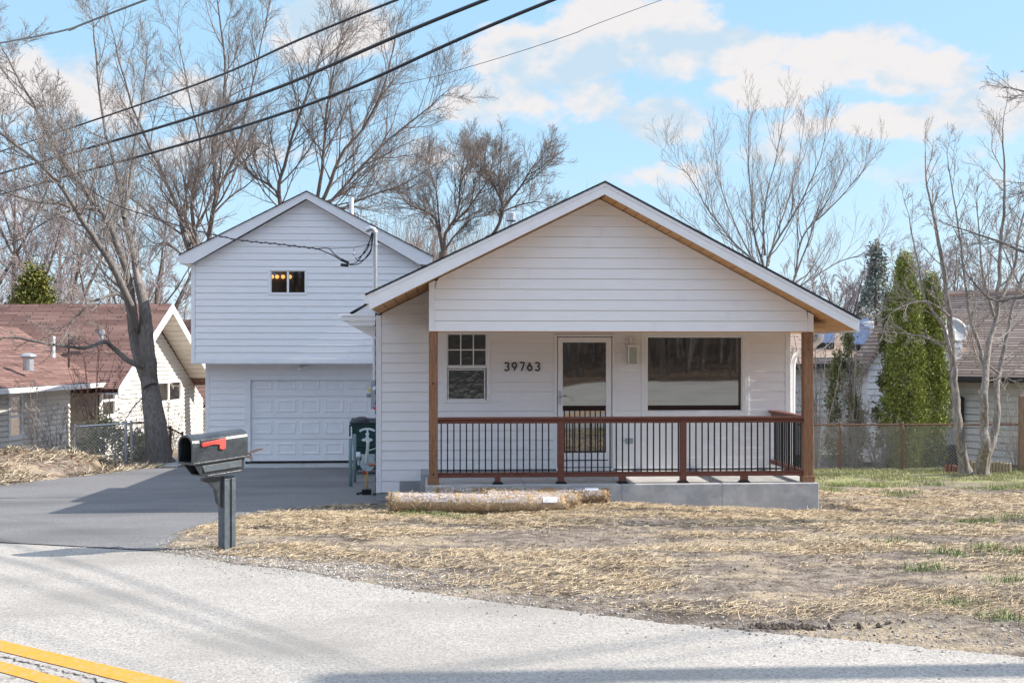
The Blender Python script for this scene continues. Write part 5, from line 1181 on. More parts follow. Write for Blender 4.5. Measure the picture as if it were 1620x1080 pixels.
    dm.v = [tuple(p) for rr in rings for p in rr]; dm.f = [(i*24+j, i*24+(j+1) % 24, (i+1)*24+(j+1) % 24, (i+1)*24+j) for i in range(5) for j in range(24)]; dm.m = [0]*len(dm.f)
    dt = thing('satellite_dish', c-Vector((0,0,.6)), 'white satellite dish on the tan roof behind the bare trees', 'satellite dish')
    o = dm.build('reflector', mat('dish_grey', (.45,.46,.48), .5), dt, smooth=True); sd_ = o.modifiers.new('t','SOLIDIFY'); sd_.thickness = .02
    am = MB(); l_ = atd(1535,518,33.1); am.tube([c-b_*.35-Vector((0,0,.1)), l_], .015, 6); am.tube([c-nr*.02, c-nr*.25-Vector((0,0,.5)), c-nr*.25-Vector((0,0,.9))], .03, 8); am.build('arm', M['galv'], dt)
    am = MB(); am.box(l_.x-.12, l_.x+.13, l_.y-.05, l_.y+.05, l_.z-.07, l_.z+.07); am.build('receiver', M['vinyl'], dt, bevel=.02)
right_house()
ac = solve(1506, 739); act = thing('ac_unit', ac, 'dark grey air conditioner behind the chain-link fence beside the pale house', 'air conditioner')
b = MB(); b.box(ac.x-.22, ac.x+.28, ac.y, ac.y+.5, ac.z-.1, ac.z+.62); bo = b.build('cabinet', mat('ac_grey', (.055,.06,.075), .6, var=(.08,.085,.10), vscale=30), act, bevel=.02)
for k in range(9): onebox('louvre', M['darktrim'], bo, ac.x-.19, ac.x+.25, ac.y-.015, ac.y, ac.z+.04+k*.06, ac.z+.065+k*.06)

# ------------------------------------------------------------------ chain-link fences
M['mesh'] = mat('chain_link_wire', (.60,.58,.55), .5, metal=.2, var=(.45,.40,.36), vscale=9)
def chainlink(name, A, B, h, posts, label, m_post, m_rail, zA, zB, pitch=.075, wr=.0034, topz=None, rail_pts=None):
    A = Vector(A); B = Vector(B); u = (B-A); L_ = u.length; u.normalize(); nrm = Vector((u.y,-u.x,0))
    t = thing(name, (A+B)/2, label, 'fence')
    def base(s): return zA+(zB-zA)*s/L_
    def topf(s): return (topz(s) if topz else base(s)+h)
    fab = MB(); cnt = int(L_/pitch)
    for i in range(-int(h/pitch)-1, cnt+1):
        for sg in (1, -1):                  # two families of diagonals make the diamonds
            s0 = i*pitch if sg > 0 else i*pitch + h; s1 = s0 + sg*h
            pts = []
            N_ = 10
            for k in range(N_+1):
                f = k/N_; s = s0+(s1-s0)*f
                if 0 <= s <= L_: pts.append(A+u*s+Vector((0,0,base(s)+(topf(s)-base(s))*f)) - Vector((0,0,A.z)) + nrm*(.006*sg))
            if len(pts) > 1: fab.tube([pts[0], pts[-1]], wr, 3, cap=False)
    fab.build('chain_link_mesh', M['mesh'], t)
    rm = MB(); n = 24
    rm.tube([A+u*(L_*k/n)+Vector((0,0,topf(L_*k/n)-A.z)) for k in range(n+1)], .024, 8); rm.build('top_rail', m_rail, t)
    for s in posts:
        pm = MB(); p = A+u*s-Vector((0,0,A.z))+nrm*.03; pm.tube([p+Vector((0,0,base(s)-.3)), p+Vector((0,0,topf(s)+.03))], .034, 10); pm.ball(p+Vector((0,0,topf(s)+.035)), .04, 10, 5); pm.build('fence_post', m_post, t)
    return t
def gx(px, d): v = camxy((px-810)/F*d, d); return (v[0], v[1], 0)
dR = 30.0
A = gx(1262, dR+.2); B = gx(1660, dR-.6); Lf = (Vector(B)-Vector(A)).length
pR = [(Vector(gx(px, dR))-Vector(A)).length for px in (1329,1425,1549)]
chainlink('chain_link_fence', A, B, 1.2, pR, 'rusty chain-link fence in front of the arborvitae and the right house', M['rust'], M['rust'], H-(744-HZ)/F*dR, H-(748-HZ)/F*dR, topz=lambda s: H-(672.5-HZ)/F*dR+ (s/Lf)*.06)
wp = Vector(gx(1616, 29.3)); zwp = H-(752-HZ)/F*29.3; pm = MB(); pm.box(wp.x-.06, wp.x+.06, wp.y-.06, wp.y+.06, zwp-.3, zwp+1.95)
tag(pm.build('wooden_post', woodmat('weathered_wood', (.26,.16,.10), (.18,.11,.07), (.33,.24,.17), (12,12,1)), None, bevel=.01, origin=Vector((wp.x,wp.y,zwp))), 'weathered square wooden post at the right end of the rusty fence', 'post')
A = gx(118.5, 30.5); B = gx(206, 31.2); La = (Vector(B)-Vector(A)).length; z0 = H-(741-HZ)/F*30.5; z1 = H-(738-HZ)/F*31.2
chainlink('chain_link_gate', A, B, 1.13, [0, La-.12, La+.02], 'galvanised chain-link fence panel with a tall end post at the driveway edge', M['galv'], M['galv'], z0, z1, wr=.0055, pitch=.09, topz=lambda s: (H-(675-HZ)/F*30.5)+((H-(669-HZ)/F*31.2)-(H-(675-HZ)/F*30.5))*s/La)
A = gx(207, 31.4); B = gx(287, 34); Lb = (Vector(B)-Vector(A)).length
chainlink('chain_link_fence', A, B, 1.1, [Lb*.75, Lb], 'older chain-link fence with a bent top rail behind the big tree trunk', M['rust'], M['rust'], H-(737-HZ)/F*31.4, H-(730-HZ)/F*34, topz=lambda s: (H-(668.5-HZ)/F*31.4)*(1-s/Lb)+(H-(686-HZ)/F*34)*(s/Lb)+.12*math.sin(math.pi*s/Lb))
# log edging and bricks by the right fence
M['logm'] = woodmat('weathered_log', (.36,.29,.20), (.24,.18,.12), (.46,.39,.29), (9,9,1.2), 5, .9)
def edging(px0, px1, pyt, pyb, d, label, m, n, name):
    A = Vector(gx(px0, d)); B = Vector(gx(px1, d-.2)); zb_ = H-(pyb-HZ)/F*d; h = (pyb-pyt)/F*d; t = thing(name, ((A+B)/2).to_tuple()[:2]+(zb_,), label, 'edging'); rng = random.Random(n)
    for k in range(n):
        p = A+(B-A)*((k+.5)/n); r = (B-A).length/n*.5; q = MB(); hh = h*rng.uniform(.86,1.05); q.tube([p+Vector((0,0,zb_-.2)), p+Vector((0,0,zb_+hh-.015)), p+Vector((rng.uniform(-.01,.01),0,zb_+hh))], [r*1.02, r, r*.8], 10); q.build('log' if 'log' in label else 'brick', m, t)
edging(1530, 1600, 728, 751, 28.9, 'row of upright tan logs edging the bed at the foot of the bare trees', M['logm'], 14, 'log_edging')
edging(1494, 1524, 734, 750, 29.1, 'short row of red-brown edging bricks beside the bare tree trunk', mat('red_brown_brick', (.20,.10,.08), .9, var=(.26,.15,.12), vscale=20), 5, 'brick_edging')
bk = solve(4, 738); rk = MB(); rk.box(bk.x-.35, bk.x+.12, bk.y-.1, bk.y+.2, bk.z, bk.z+.36); tag(rk.build('marker_block', mat('white_block', (.68,.67,.63), .9, var=(.5,.49,.45), vscale=20, bump=.3), None, bevel=.03, origin=Vector((bk.x,bk.y,bk.z))), 'small off-white block on the soil bank at the left edge', 'block')
bk = solve(93, 745); rk = MB(); rk.ball((bk.x, bk.y+1.0, bk.z+.22), .32, 14, 8, (1.3,.8,.38)); tag(rk.build('rock', mat('pale_rock', (.45,.44,.42), .9, var=(.32,.31,.3), vscale=7, bump=.5, bscale=12), None, smooth=True, origin=Vector((bk.x,bk.y+1.0,bk.z))), 'flat pale rock on the soil bank beside the driveway', 'rock')

# ------------------------------------------------------------------ bare trees
class Tree:
    def __init__(s, seed): s.r = random.Random(seed); s.tr = MB(); s.cr = MB()
    def smooth(s, P, n):
        out = []
        for i in range(n+1):
            t = i/n*(len(P)-1); k = min(int(t), len(P)-2); f = t-k
            p0, p1, p2, p3 = P[max(k-1,0)], P[k], P[k+1], P[min(k+2,len(P)-1)]
            out.append(.5*((2*p1)+(p2-p0)*f+(2*p0-5*p1+4*p2-p3)*f*f+(3*p1-p0-3*p2+p3)*f**3))
        return out
    def rv(s, m=1): return Vector((s.r.gauss(0,m), s.r.gauss(0,m), s.r.gauss(0,m)))
    def limb(s, P, r0, r1, kids, kl, up=.25, lv=0, k=9, start=.15, maxlv=3, tr=True, spread=.9, flare=False, rmin=.006, dens=1):
        n = max(6, len(P)*3); Q = s.smooth([Vector(p) for p in P], n); L_ = sum((a-b).length for a, b in zip(Q, Q[1:]))
        Q = [q + (s.rv(L_*.0014) if 0 < i < n else Vector()) for i, q in enumerate(Q)]
        rad = [r0+(r1-r0)*(i/n)**.8 for i in range(n+1)]
        if flare: rad = [r*(1+.45*math.exp(-i*1.6)) for i, r in enumerate(rad)]
        (s.tr if tr else s.cr).tube(Q, rad, k, cap=False)
        for c in range(kids):
            f = start+(1-start)*(c+s.r.random())/kids; i = min(n-1, int(f*n)); p = Q[i]+(Q[i+1]-Q[i])*(f*n-i); d = (Q[i+1]-Q[i]).normalized()
            s.branch(p, d, kl*(1.1-.55*f)*s.r.uniform(.6,1.15), min(rad[i]*.60, kl*.0105*s.r.uniform(.7,1.2)), lv+1, maxlv, up, spread, rmin, dens)
        d = (Q[-1]-Q[-2]).normalized()
        s.branch(Q[-1], d, kl*.6, r1, lv+1, maxlv, up, .15, rmin, dens)
    def branch(s, p, d, L_, r, lv, maxlv, up, spread, rmin, dens=1):
        R_ = s.r; side = s.rv().cross(d).normalized(); a = R_.uniform(.45,1)*spread; d = (d*math.cos(a)+side*math.sin(a)).normalized()
        n = (7, 6, 5, 4, 3)[min(lv-1, 4)]; pts = [Vector(p)]; cur = Vector(p); dirs = []
        for i in range(n):
            d = (d + s.rv(.10) + Vector((0,0,up*.28))).normalized(); cur = cur + d*(L_/n); pts.append(cur.copy()); dirs.append(d.copy())
        r = max(r, rmin*(1.0 if lv >= maxlv else 1.5)); rad = [r*(1-.72*i/n) for i in range(n+1)]; rad = [max(x, rmin*.8) for x in rad]
        s.cr.tube(pts, rad, 5 if lv <= 1 else (4 if lv == 2 and r > .02 else 3), cap=False)
        if lv >= maxlv: return
        kids = int((6, 7, 5, 4)[min(lv-1, 3)]*dens*R_.uniform(.7,1.3)+.5)
        for c in range(kids):
            f = .18+.8*(c+R_.random())/kids; i = min(n-1, int(f*n)); q = pts[i]+(pts[i+1]-pts[i])*(f*n-i)
            s.branch(q, dirs[i], L_*R_.uniform(.34,.62)*(1.15-.5*f), rad[i]*.6, lv+1, maxlv, up, .95, rmin, dens)
    def finish(s, base, label, mt, mc, group=None, name='bare_tree'):
        t = thing(name, base, label, 'tree', group)
        s.tr.build('trunk', mt, t, smooth=True); s.cr.build('crown', mc, t, smooth=True); return t
def LP(pts, d, seed, dd=.0):
    rng = random.Random(seed); s = 0; out = []
    for i, (x, y) in enumerate(pts):
        s += rng.uniform(-1,1)*.35+dd if i else 0; out.append(atd(x, y, d+s))
    return out
# big leaning tree by the left fence
d = 31.8; T = Tree(11); b0 = atd(251, 735, d)
def limb(T, pts, r0, r1, kids, kl, d=31.8, seed=1, dd=0, sy=None, **k):
    if sy: pts = [(x, sy[0]-(sy[0]-y)*sy[1] if y < sy[0] else y) for x, y in pts]
    T.limb(LP(pts, d, seed, dd), r0, r1, kids, kl, **k)
limb(T, [(251,737),(248,690),(242,645),(237,606),(234,565),(231,520),(228,485),(220,450)], .355, .12, 2, 1.2, k=16, flare=True, start=.8, dens=.6)
limb(T, [(238,612),(222,570),(213,530),(209,495)], .20, .14, 1, 1.6, k=12, start=.6, seed=2)
limb(T, [(212,520),(209,490),(206,455),(192,405),(176,362),(159,333),(132,300),(104,262),(78,216),(52,164),(22,110),(2,72)], .13, .02, 24, 2.6, seed=3, dd=.12, dens=1.0, maxlv=4, rmin=.0045)
limb(T, [(213,525),(210,495),(198,465),(176,418),(149,378),(122,335),(88,284),(45,245),(0,210),(-45,185)], .13, .02, 24, 2.6, seed=4, dd=-.2, dens=1.0, maxlv=4, rmin=.0045)
limb(T, [(229,500),(224,464),(212,412),(197,350),(190,300),(175,236),(160,170),(152,88),(146,30)], .11, .015, 20, 2.1, seed=5, dd=.15, dens=1.1, rmin=.0045)
limb(T, [(196,345),(204,300),(216,210),(226,150),(232,95)], .06, .012, 14, 1.8, seed=6, dd=.25, dens=1.1, rmin=.0045)
limb(T, [(120,333),(96,322),(50,318),(0,300),(-40,290)], .05, .012, 11, 1.8, seed=7, dd=-.3, dens=.85)
limb(T, [(230,580),(205,572),(182,552),(165,540),(140,549),(105,548),(62,541),(22,534),(-15,536)], .085, .02, 12, 1.35, seed=8, dd=-.25, dens=.7)
limb(T, [(211,492),(190,466),(165,470),(140,482),(115,508),(98,540)], .055, .012, 9, 1.3, seed=9, dd=-.3, dens=.7)
limb(T, [(239,620),(214,640),(196,668),(182,690)], .02, .008, 4, .7, seed=12, dd=-.2, maxlv=2)
limb(T, [(158,330),(120,330),(70,352),(30,380),(-10,400)], .035, .01, 9, 1.5, seed=13, dd=-.2, dens=.8)
T.finish(b0, 'large grey bare tree leaning left over the red roof, nearest the driveway', M['bark_grey'], M['twig_grey'], 'bare trees')
# tall trees behind the garage wing
T = Tree(21); d = 47
limb(T, [(345,700),(343,560),(340,450)], .34, .26, 0, .1, d=d, k=10, maxlv=0)
for i, (P_, r, kd, kl) in enumerate([([(338,470),(305,415),(291,370),(281,330),(252,262),(217,188),(192,110),(178,50)], .17, 20, 3.6), ([(340,470),(316,405),(307,360),(304,305),(318,240),(300,152),(282,64)], .15, 18, 3.4),
        ([(341,470),(334,400),(332,360),(341,303),(337,235),(353,173),(354,88),(345,5),(340,-40)], .17, 20, 3.4), ([(338,310),(370,252),(390,175),(413,70),(425,10)], .10, 15, 3.0), ([(330,440),(285,400),(262,385),(236,380),(200,330)], .08, 10, 2.6)]):
    limb(T, P_, r*.8, .014, kd+3, kl*1.1, d=d, seed=30+i, dd=.15*(i-2), dens=1.3, rmin=.0055)
T.finish(atd(345,700,d), 'tall grey-brown bare tree rising just left of the garage wing roof', M['bark_grey'], M['twig_red'], 'bare trees')
T = Tree(22); d = 50
limb(T, [(470,700),(470,500),(468,360)], .36, .30, 0, .1, d=d, k=10, maxlv=0)
for i, (P_, r, kd, kl) in enumerate([([(468,400),(442,315),(450,260),(476,175),(500,110),(512,70)], .15, 19, 3.2), ([(470,400),(490,340),(515,310),(540,244),(572,207),(605,143),(620,88),(628,50)], .16, 20, 3.4),
        ([(466,390),(438,305),(398,277),(368,240),(340,190)], .10, 13, 3.0), ([(500,330),(512,250),(516,182),(533,88),(545,50)], .12, 16, 3.0), ([(472,380),(540,300),(606,230),(676,172),(700,150)], .11, 17, 3.4), ([(480,370),(560,320),(640,290),(690,260)], .08, 14, 2.8)]):
    limb(T, P_, r*.75, .014, kd+3, kl*1.1, d=d, seed=40+i, dd=.15*(i-2), dens=1.35, rmin=.0055)
T.finish(atd(470,700,d), 'broad fan-shaped bare tree directly behind the garage wing ridge', M['bark_brown'], M['twig_red'], 'bare trees')
T = Tree(23); d = 56
limb(T, [(702,640),(702,480),(702,399)], .30, .22, 0, .1, d=d, k=9, maxlv=0)
for i, (P_, r, kd, kl) in enumerate([([(702,420),(704,367),(724,322),(728,264),(733,228)], .13, 15, 3.0), ([(715,345),(738,318),(758,284),(778,250)], .09, 11, 2.6), ([(702,410),(690,338),(668,318),(646,306),(628,280)], .10, 13, 2.8), ([(702,400),(716,372),(745,335),(765,330)], .08, 9, 2.2), ([(700,400),(694,330),(690,280),(680,240)], .08, 12, 2.6)]):
    limb(T, P_, r*.8, .014, kd+2, kl*.95, d=d, seed=50+i, sy=(400,.82), dd=.1*(i-2), dens=1.5)
T.finish(atd(702,640,d), 'rounded brown bare tree in the valley between the two roofs', M['bark_brown'], M['twig_red'], 'bare trees')
T = Tree(24); d = 57
limb(T, [(768,640),(770,440),(774,374)], .28, .2, 0, .1, d=d, k=9, maxlv=0)
for i, (P_, r, kd, kl) in enumerate([([(774,380),(794,334),(790,278),(792,220)], .13, 15, 2.8), ([(790,325),(823,278),(841,242),(860,220)], .09, 13, 2.6), ([(788,330),(815,315),(846,306),(865,310)], .07, 9, 2.0), ([(792,300),(775,260),(762,235),(750,215)], .08, 12, 2.4)]):
    limb(T, P_, r*.8, .014, kd+2, kl*.95, d=d, seed=60+i, sy=(380,.82), dd=.1*(i-2), dens=1.5)
T.finish(atd(768,640,d), 'rounded brown bare tree behind the chimney flue of the porch roof', M['bark_brown'], M['twig_red'], 'bare trees')
# vase-shaped tree behind the porch roof
T = Tree(25); d = 41
limb(T, [(1228,700),(1228,560),(1226,460)], .24, .2, 0, .1, d=d, k=9, maxlv=0)
for i, (P_, r, kd, kl) in enumerate([([(1226,480),(1207,418),(1192,350),(1189,289),(1184,213),(1184,140)], .085, 15, 1.7), ([(1226,480),(1212,415),(1250,330),(1278,267),(1300,200),(1306,150)], .085, 15, 1.7), ([(1222,470),(1190,410),(1162,378),(1130,325),(1112,293),(1091,244),(1072,222)], .075, 15, 1.8),
        ([(1210,400),(1208,350),(1212,289),(1229,200),(1240,130)], .07, 13, 1.6), ([(1228,470),(1256,444),(1269,364),(1313,307),(1349,258),(1372,225)], .08, 15, 1.8), ([(1256,440),(1280,370),(1291,329),(1315,280),(1340,215)], .06, 13, 1.6), ([(1230,480),(1270,450),(1327,413),(1360,400),(1392,375)], .06, 11, 1.8), ([(1222,470),(1180,420),(1150,385),(1105,350),(1075,320)], .05, 11, 1.6), ([(1215,420),(1225,370),(1245,300),(1262,220),(1270,160)], .06, 12, 1.5), ([(1226,475),(1200,430),(1160,330),(1140,260),(1132,200)], .06, 12, 1.6)]):
    limb(T, P_, r*.62, .008, kd, kl*1.4, d=d, seed=70+i, sy=(420,.80), dd=.1*(i-4)*.6, dens=.8, up=.55, spread=.6, rmin=.004)
T.finish(atd(1228,700,d), 'pale vase-shaped bare tree spreading above the right slope of the porch roof', M['bark_pale'], M['twig_pale'], 'bare trees')
# slender trees by the right fence
T = Tree(26); d = 28.3
limb(T, [(1527,748),(1519,700),(1513,640),(1509,590),(1505,530),(1498,470),(1492,420),(1482,372),(1474,330),(1466,285),(1464,240)], .13, .012, 12, 1.5, d=d, seed=80, k=10, start=.35, flare=True, dens=.8, rmin=.004)
limb(T, [(1508,575),(1494,520),(1475,490),(1462,470),(1455,430),(1445,385),(1438,340)], .055, .010, 9, 1.2, d=d, seed=81, dd=-.1, dens=.8, rmin=.004)
limb(T, [(1502,500),(1470,478),(1440,480),(1410,495),(1395,510)], .03, .008, 8, 1.0, d=d, seed=82, dd=-.2, up=.05, dens=.8, rmin=.004)
limb(T, [(1500,545),(1470,535),(1440,528),(1400,525),(1350,520),(1290,560)], .028, .007, 10, .9, d=d, seed=83, dd=-.15, up=.05, dens=.7, rmin=.004)
T.finish(atd(1527,748,d), 'slim pale bare tree leaning left in front of the right house', M['bark_pale'], M['twig_pale'], 'bare trees')
T = Tree(27); d = 28.0
limb(T, [(1551,752),(1556,722),(1559,700),(1556,672),(1557,630),(1560,590),(1564,545),(1577,500),(1580,440),(1583,380),(1590,310),(1588,250),(1586,205)], .14, .012, 14, 1.7, d=d, seed=91, k=12, start=.35, flare=True, dens=.9, rmin=.004)
limb(T, [(1555,750),(1560,722),(1568,700),(1574,682),(1578,650),(1577,615),(1583,575),(1592,535),(1603,480),(1622,430),(1650,390)], .13, .015, 12, 1.6, d=d, seed=92, k=12, start=.4, flare=True, dens=.9, rmin=.004)
limb(T, [(1561,600),(1548,545),(1535,500),(1527,450),(1520,390),(1510,320),(1500,260)], .055, .010, 12, 1.4, d=d, seed=93, start=.2, dens=.9, rmin=.004)
limb(T, [(1580,590),(1560,575),(1545,560),(1528,530)], .03, .008, 6, .9, d=d, seed=94, dens=.9, rmin=.004)
limb(T, [(1585,470),(1605,420),(1612,370),(1625,320),(1640,260)], .05, .010, 12, 1.4, d=d, seed=95, dens=.9, rmin=.004)
limb(T, [(1572,500),(1556,440),(1550,380),(1545,320)], .045, .008, 12, 1.3, d=d, seed=96, dens=.9, rmin=.004)
T.finish(atd(1553,750,d), 'pale forked bare tree with two stems beside the tan log edging', M['bark_pale'], M['twig_pale'], 'bare trees')
# tree just outside the right edge whose branches reach into the picture
T = Tree(28); d = 15.5; base = Vector((*camxy(8.6, 15.5), -.2))
T.limb([base-Vector((0,0,.3)), base+Vector((0,0,1.5)), base+CR*-.1+Vector((0,0,3.0)), base+CR*.1+Vector((0,0,4.6)), base+CR*.0+Vector((0,0,6.5))], .17, .04, 10, 1.5, k=10, start=.3, dens=.8, rmin=.0035)
limb(T, [(1860,500),(1740,440),(1660,415),(1612,395),(1560,375),(1500,355)], .045, .007, 13, .75, d=d, seed=101, up=.05, dens=.8, rmin=.003)
limb(T, [(1860,430),(1760,470),(1680,480),(1620,470),(1572,475),(1535,440)], .05, .008, 13, .7, d=d, seed=102, up=.05, dens=.8, rmin=.003)
limb(T, [(1870,300),(1760,220),(1690,160),(1640,150),(1600,140)], .05, .007, 13, .65, d=d, seed=103, up=.1, dens=.8, rmin=.003)
limb(T, [(1870,370),(1740,330),(1670,300),(1622,290)], .04, .007, 10, .65, d=d, seed=104, up=.1, dens=.8, rmin=.003)
T.finish(base, 'grey bare tree whose branches reach in from the right edge of the photo', M['bark_grey'], M['twig_grey'], 'bare trees')
# far trees: three models, each copied
def generic(seed, hgt, label, loc, mt, mc, spread=.8, up=.25, limbs=7, dens=1, rmin=.02, group='distant bare trees'):
    T = Tree(seed); z = Vector(loc); r = T.r
    T.limb([z-Vector((0,0,.5)), z+Vector((r.uniform(-.1,.1)*hgt*.2,0,hgt*.12)), z+Vector((0,0,hgt*.28))], hgt*.026, hgt*.02, 0, .1, k=8, maxlv=0)
    for i in range(limbs):
        a = i*2.4+r.uniform(-.3,.3); w = hgt*spread*r.uniform(.25,.52); zz = hgt*r.uniform(.75,1.0) if i else hgt; d_ = Vector((math.cos(a), math.sin(a), 0)); s0 = hgt*r.uniform(.18,.30)
        T.limb([z+Vector((0,0,s0)), z+d_*w*.35+Vector((0,0,s0+(zz-s0)*.35)), z+d_*w*.75+Vector((0,0,s0+(zz-s0)*.7)), z+d_*w+Vector((0,0,zz))], hgt*.012, hgt*.002, 9, hgt*.22, up=up, dens=dens, rmin=rmin)
    return T.finish(z, label, mt, mc, group)
def fz(px, d): v = camxy((px-810)/F*d, d); return (v[0], v[1], g(*v)-.1)
specs = [
 # px, distance, scale, model, label
 (20,75,1.0,0,'far bare tree above the red roof at the left edge'),(95,82,1.05,1,'far bare tree behind the yellow-green evergreen'),(160,70,.85,2,'far bare tree between the evergreen and the big leaning trunk'),
 (235,85,1.0,0,'far bare tree seen beside the right flank of the big trunk'),(275,60,.62,2,'smaller gnarled bare tree just behind the left house gable'),(-60,78,1.1,1,'far bare tree outside the left edge'),
 (600,80,.8,1,'far bare tree low behind the steel service mast'),(655,75,.7,2,'far bare tree low behind the right slope of the garage wing'),(735,90,.8,0,'far bare tree low in the roof valley'),(840,85,.78,2,'far bare tree peeping over the porch roof slope near the flue'),
 (1270,90,.72,0,'far bare tree low behind the porch roof eave, left one'),(1320,80,.62,1,'far bare tree right of the porch roof eave'),(1365,95,.9,2,'far bare tree beside the grey spruce'),(1420,88,.75,0,'far bare tree between spruce and arborvitae tops'),
 (1500,85,.72,1,'far bare tree over the tan roof, left one'),(1545,95,.85,2,'far bare tree over the tan roof, middle one'),(1600,80,.7,0,'far bare tree over the tan roof, right one'),(1680,90,.9,1,'far bare tree outside the right edge')]
models = [generic(201, 15, 'x', (0,0,0), M['bark_brown'], M['twig_far'], .95, rmin=.017), generic(202, 16, 'x', (0,0,0), M['bark_brown'], M['twig_far'], .8, rmin=.017, dens=1.1), generic(203, 13, 'x', (0,0,0), M['bark_brown'], M['twig_far'], 1.15, .1, rmin=.017)]
used = [False]*3; rng = random.Random(77)
for px, d, sc, mi, lab in specs:
    loc = fz(px, d); rz = rng.uniform(0, 6.28)
    if not used[mi]: o = models[mi]; used[mi] = True; o.location = loc; o.rotation_euler = (0,0,rz); o['label'] = lab; o.scale = (sc*.95,)*3
    else: copy_thing(models[mi], loc, rz, lab, (sc*.95,)*3)
# low brush on the horizon: reads as one mass
def brush(name, n, region, hmin, hmax, m, label, seed, w=.02, lean=.25):
    rng = random.Random(seed); mb = MB()
    for i in range(n):
        x, y, z = region(rng); hh = rng.uniform(hmin, hmax); p = Vector((x, y, z)); d_ = Vector((rng.gauss(0,lean), rng.gauss(0,lean), 1)).normalized()
        pts = [p]; 
        for k in range(3): d_ = (d_+Vector((rng.gauss(0,.12),rng.gauss(0,.12),.1))).normalized(); pts.append(pts[-1]+d_*hh/3)
        mb.tube(pts, [w, w*.8, w*.55, w*.3], 3, cap=False)
        for k in range(3):
            q = pts[rng.choice((1,2))]; e = (d_+Vector((rng.gauss(0,.6),rng.gauss(0,.6),rng.gauss(0,.3)))).normalized(); mb.tube([q, q+e*hh*.3], [w*.5, w*.25], 3, cap=False)
    return tag(mb.build(name, m, None, smooth=True), label, 'brush', kind='stuff')
def band(px0, px1, d0, d1, z=0):
    def f(rng):
        d = rng.uniform(d0, d1); v = camxy((rng.uniform(px0, px1)-810)/F*d, d); return (v[0], v[1], g(*v)+z)
    return f
brush('distant_brush', 1500, band(500, 900, 62, 80), 8, 13, M['twig_red'], 'reddish leafless thicket filling the valley between the two roofs', 302, w=.02, lean=.22)
brush('distant_brush', 5200, band(-150, 1800, 100, 150), 4, 9.5, M['twig_far'], 'distant leafless woods forming a brownish band along the horizon', 301, w=.035, lean=.18)

# ------------------------------------------------------------------ evergreens and shrubs
def evergreen(name, px, pyt, pyb, halfw, d, n, m, label, shape, leaf=.06, cat='evergreen', stems=1, flat=.5, seed=1, openness=0, group=None, lump=.25, ncl=45):
    rng = random.Random(seed); b0 = atd(px, pyb, d); hgt = (pyb-pyt)/F*d; W_ = halfw/F*d; t = thing(name, b0, label, cat, group)
    tk = MB()
    for s_ in range(stems):
        o = Vector((rng.uniform(-.3,.3)*W_, rng.uniform(-.3,.3)*W_, 0)) if stems > 1 else Vector()
        tk.tube([b0+o-Vector((0,0,.3)), b0+o*1.2+Vector((0,0,hgt*.5)), b0+o*.6+Vector((0,0,hgt*.93))], [W_*.10+.02, W_*.06+.012, .01], 7)
    tk.build('trunk', M['bark_brown'], t, smooth=True)
    cl = []                                   # spray clusters
    nc = max(60, n//ncl)
    for i in range(nc):
        f = rng.random()**.85; a = rng.uniform(0, 2*math.pi); lob = 1+lump*noise.noise(Vector((math.cos(a)*1.6, math.sin(a)*1.6, f*4.5+seed*3)))
        rr = shape(f)*W_*lob
        if openness and noise.noise(Vector((math.cos(a)*1.3+seed, math.sin(a)*1.3, f*5))) > .22-openness*.4: continue
        q = rr*rng.uniform(.55,1.0); cl.append((b0+Vector((math.cos(a)*q, math.sin(a)*q, f*hgt)), a, max(.35, q/max(W_, .01))))
    mb = MB()
    for i in range(n):
        c, a, s_ = rng.choice(cl); cr_ = W_*.22+.04
        p = c+Vector((rng.gauss(0,cr_*.5), rng.gauss(0,cr_*.5), rng.gauss(0,cr_*.9)))
        up_ = Vector((math.cos(a)*.5+rng.gauss(0,.4), math.sin(a)*.5+rng.gauss(0,.4), 1.0*flat+rng.gauss(0,.35))).normalized()
        sd_ = up_.cross(Vector((rng.gauss(0,1), rng.gauss(0,1), rng.gauss(0,.6)))).normalized(); L_ = leaf*rng.uniform(.6,1.5)
        k = len(mb.v); w_ = L_*.33
        mb.v += [tuple(p-sd_*w_*.5), tuple(p+sd_*w_*.5), tuple(p+up_*L_*.6+sd_*w_), tuple(p+up_*L_), tuple(p+up_*L_*.6-sd_*w_)]
        mb.f.append((k,k+1,k+2,k+3,k+4)); mb.m.append(0)
    mb.build('foliage', m, t); return t
col = lambda f: min(1, (f+.06)*6)*(1-f**2.6)**.75*(.8+.2*f) if f < 1 else 0
evergreen('arborvitae', 1433, 413, 742, 36, 31.6, 38000, M['arbor'], 'tallest green arborvitae, left of the pair behind the rusty fence', lambda f: min(1,(f+.12)*3)*min(1,1.12*(1-f)**.55), leaf=.046, stems=3, ncl=30, seed=5, group='arborvitae')
evergreen('arborvitae', 1474, 443, 738, 29, 32.0, 29000, M['arbor'], 'shorter green arborvitae, right of the pair behind the rusty fence', lambda f: min(1,(f+.3)*2.2)*min(1,1.1*(1-f)**.55)*(1 if f > .22 else .62), leaf=.046, ncl=30, stems=2, seed=8, group='arborvitae')
evergreen('arborvitae', 1406, 462, 738, 22, 32.2, 6000, M['arbor_thin'], 'thin sparse arborvitae squeezed left of the dense green pair', lambda f: min(1,(f+.2)*3)*(1-f**1.8)**.8, leaf=.06, stems=2, seed=12, openness=.55, group='arborvitae')
evergreen('arborvitae', 1338, 524, 742, 33, 32.0, 6000, M['arbor_thin'], 'half-bare dying arborvitae beside the porch roof eave', lambda f: min(1,(f+.3)*2.4)*(1-f**2.2)**.8, leaf=.06, stems=2, seed=15, openness=.6, group='arborvitae')
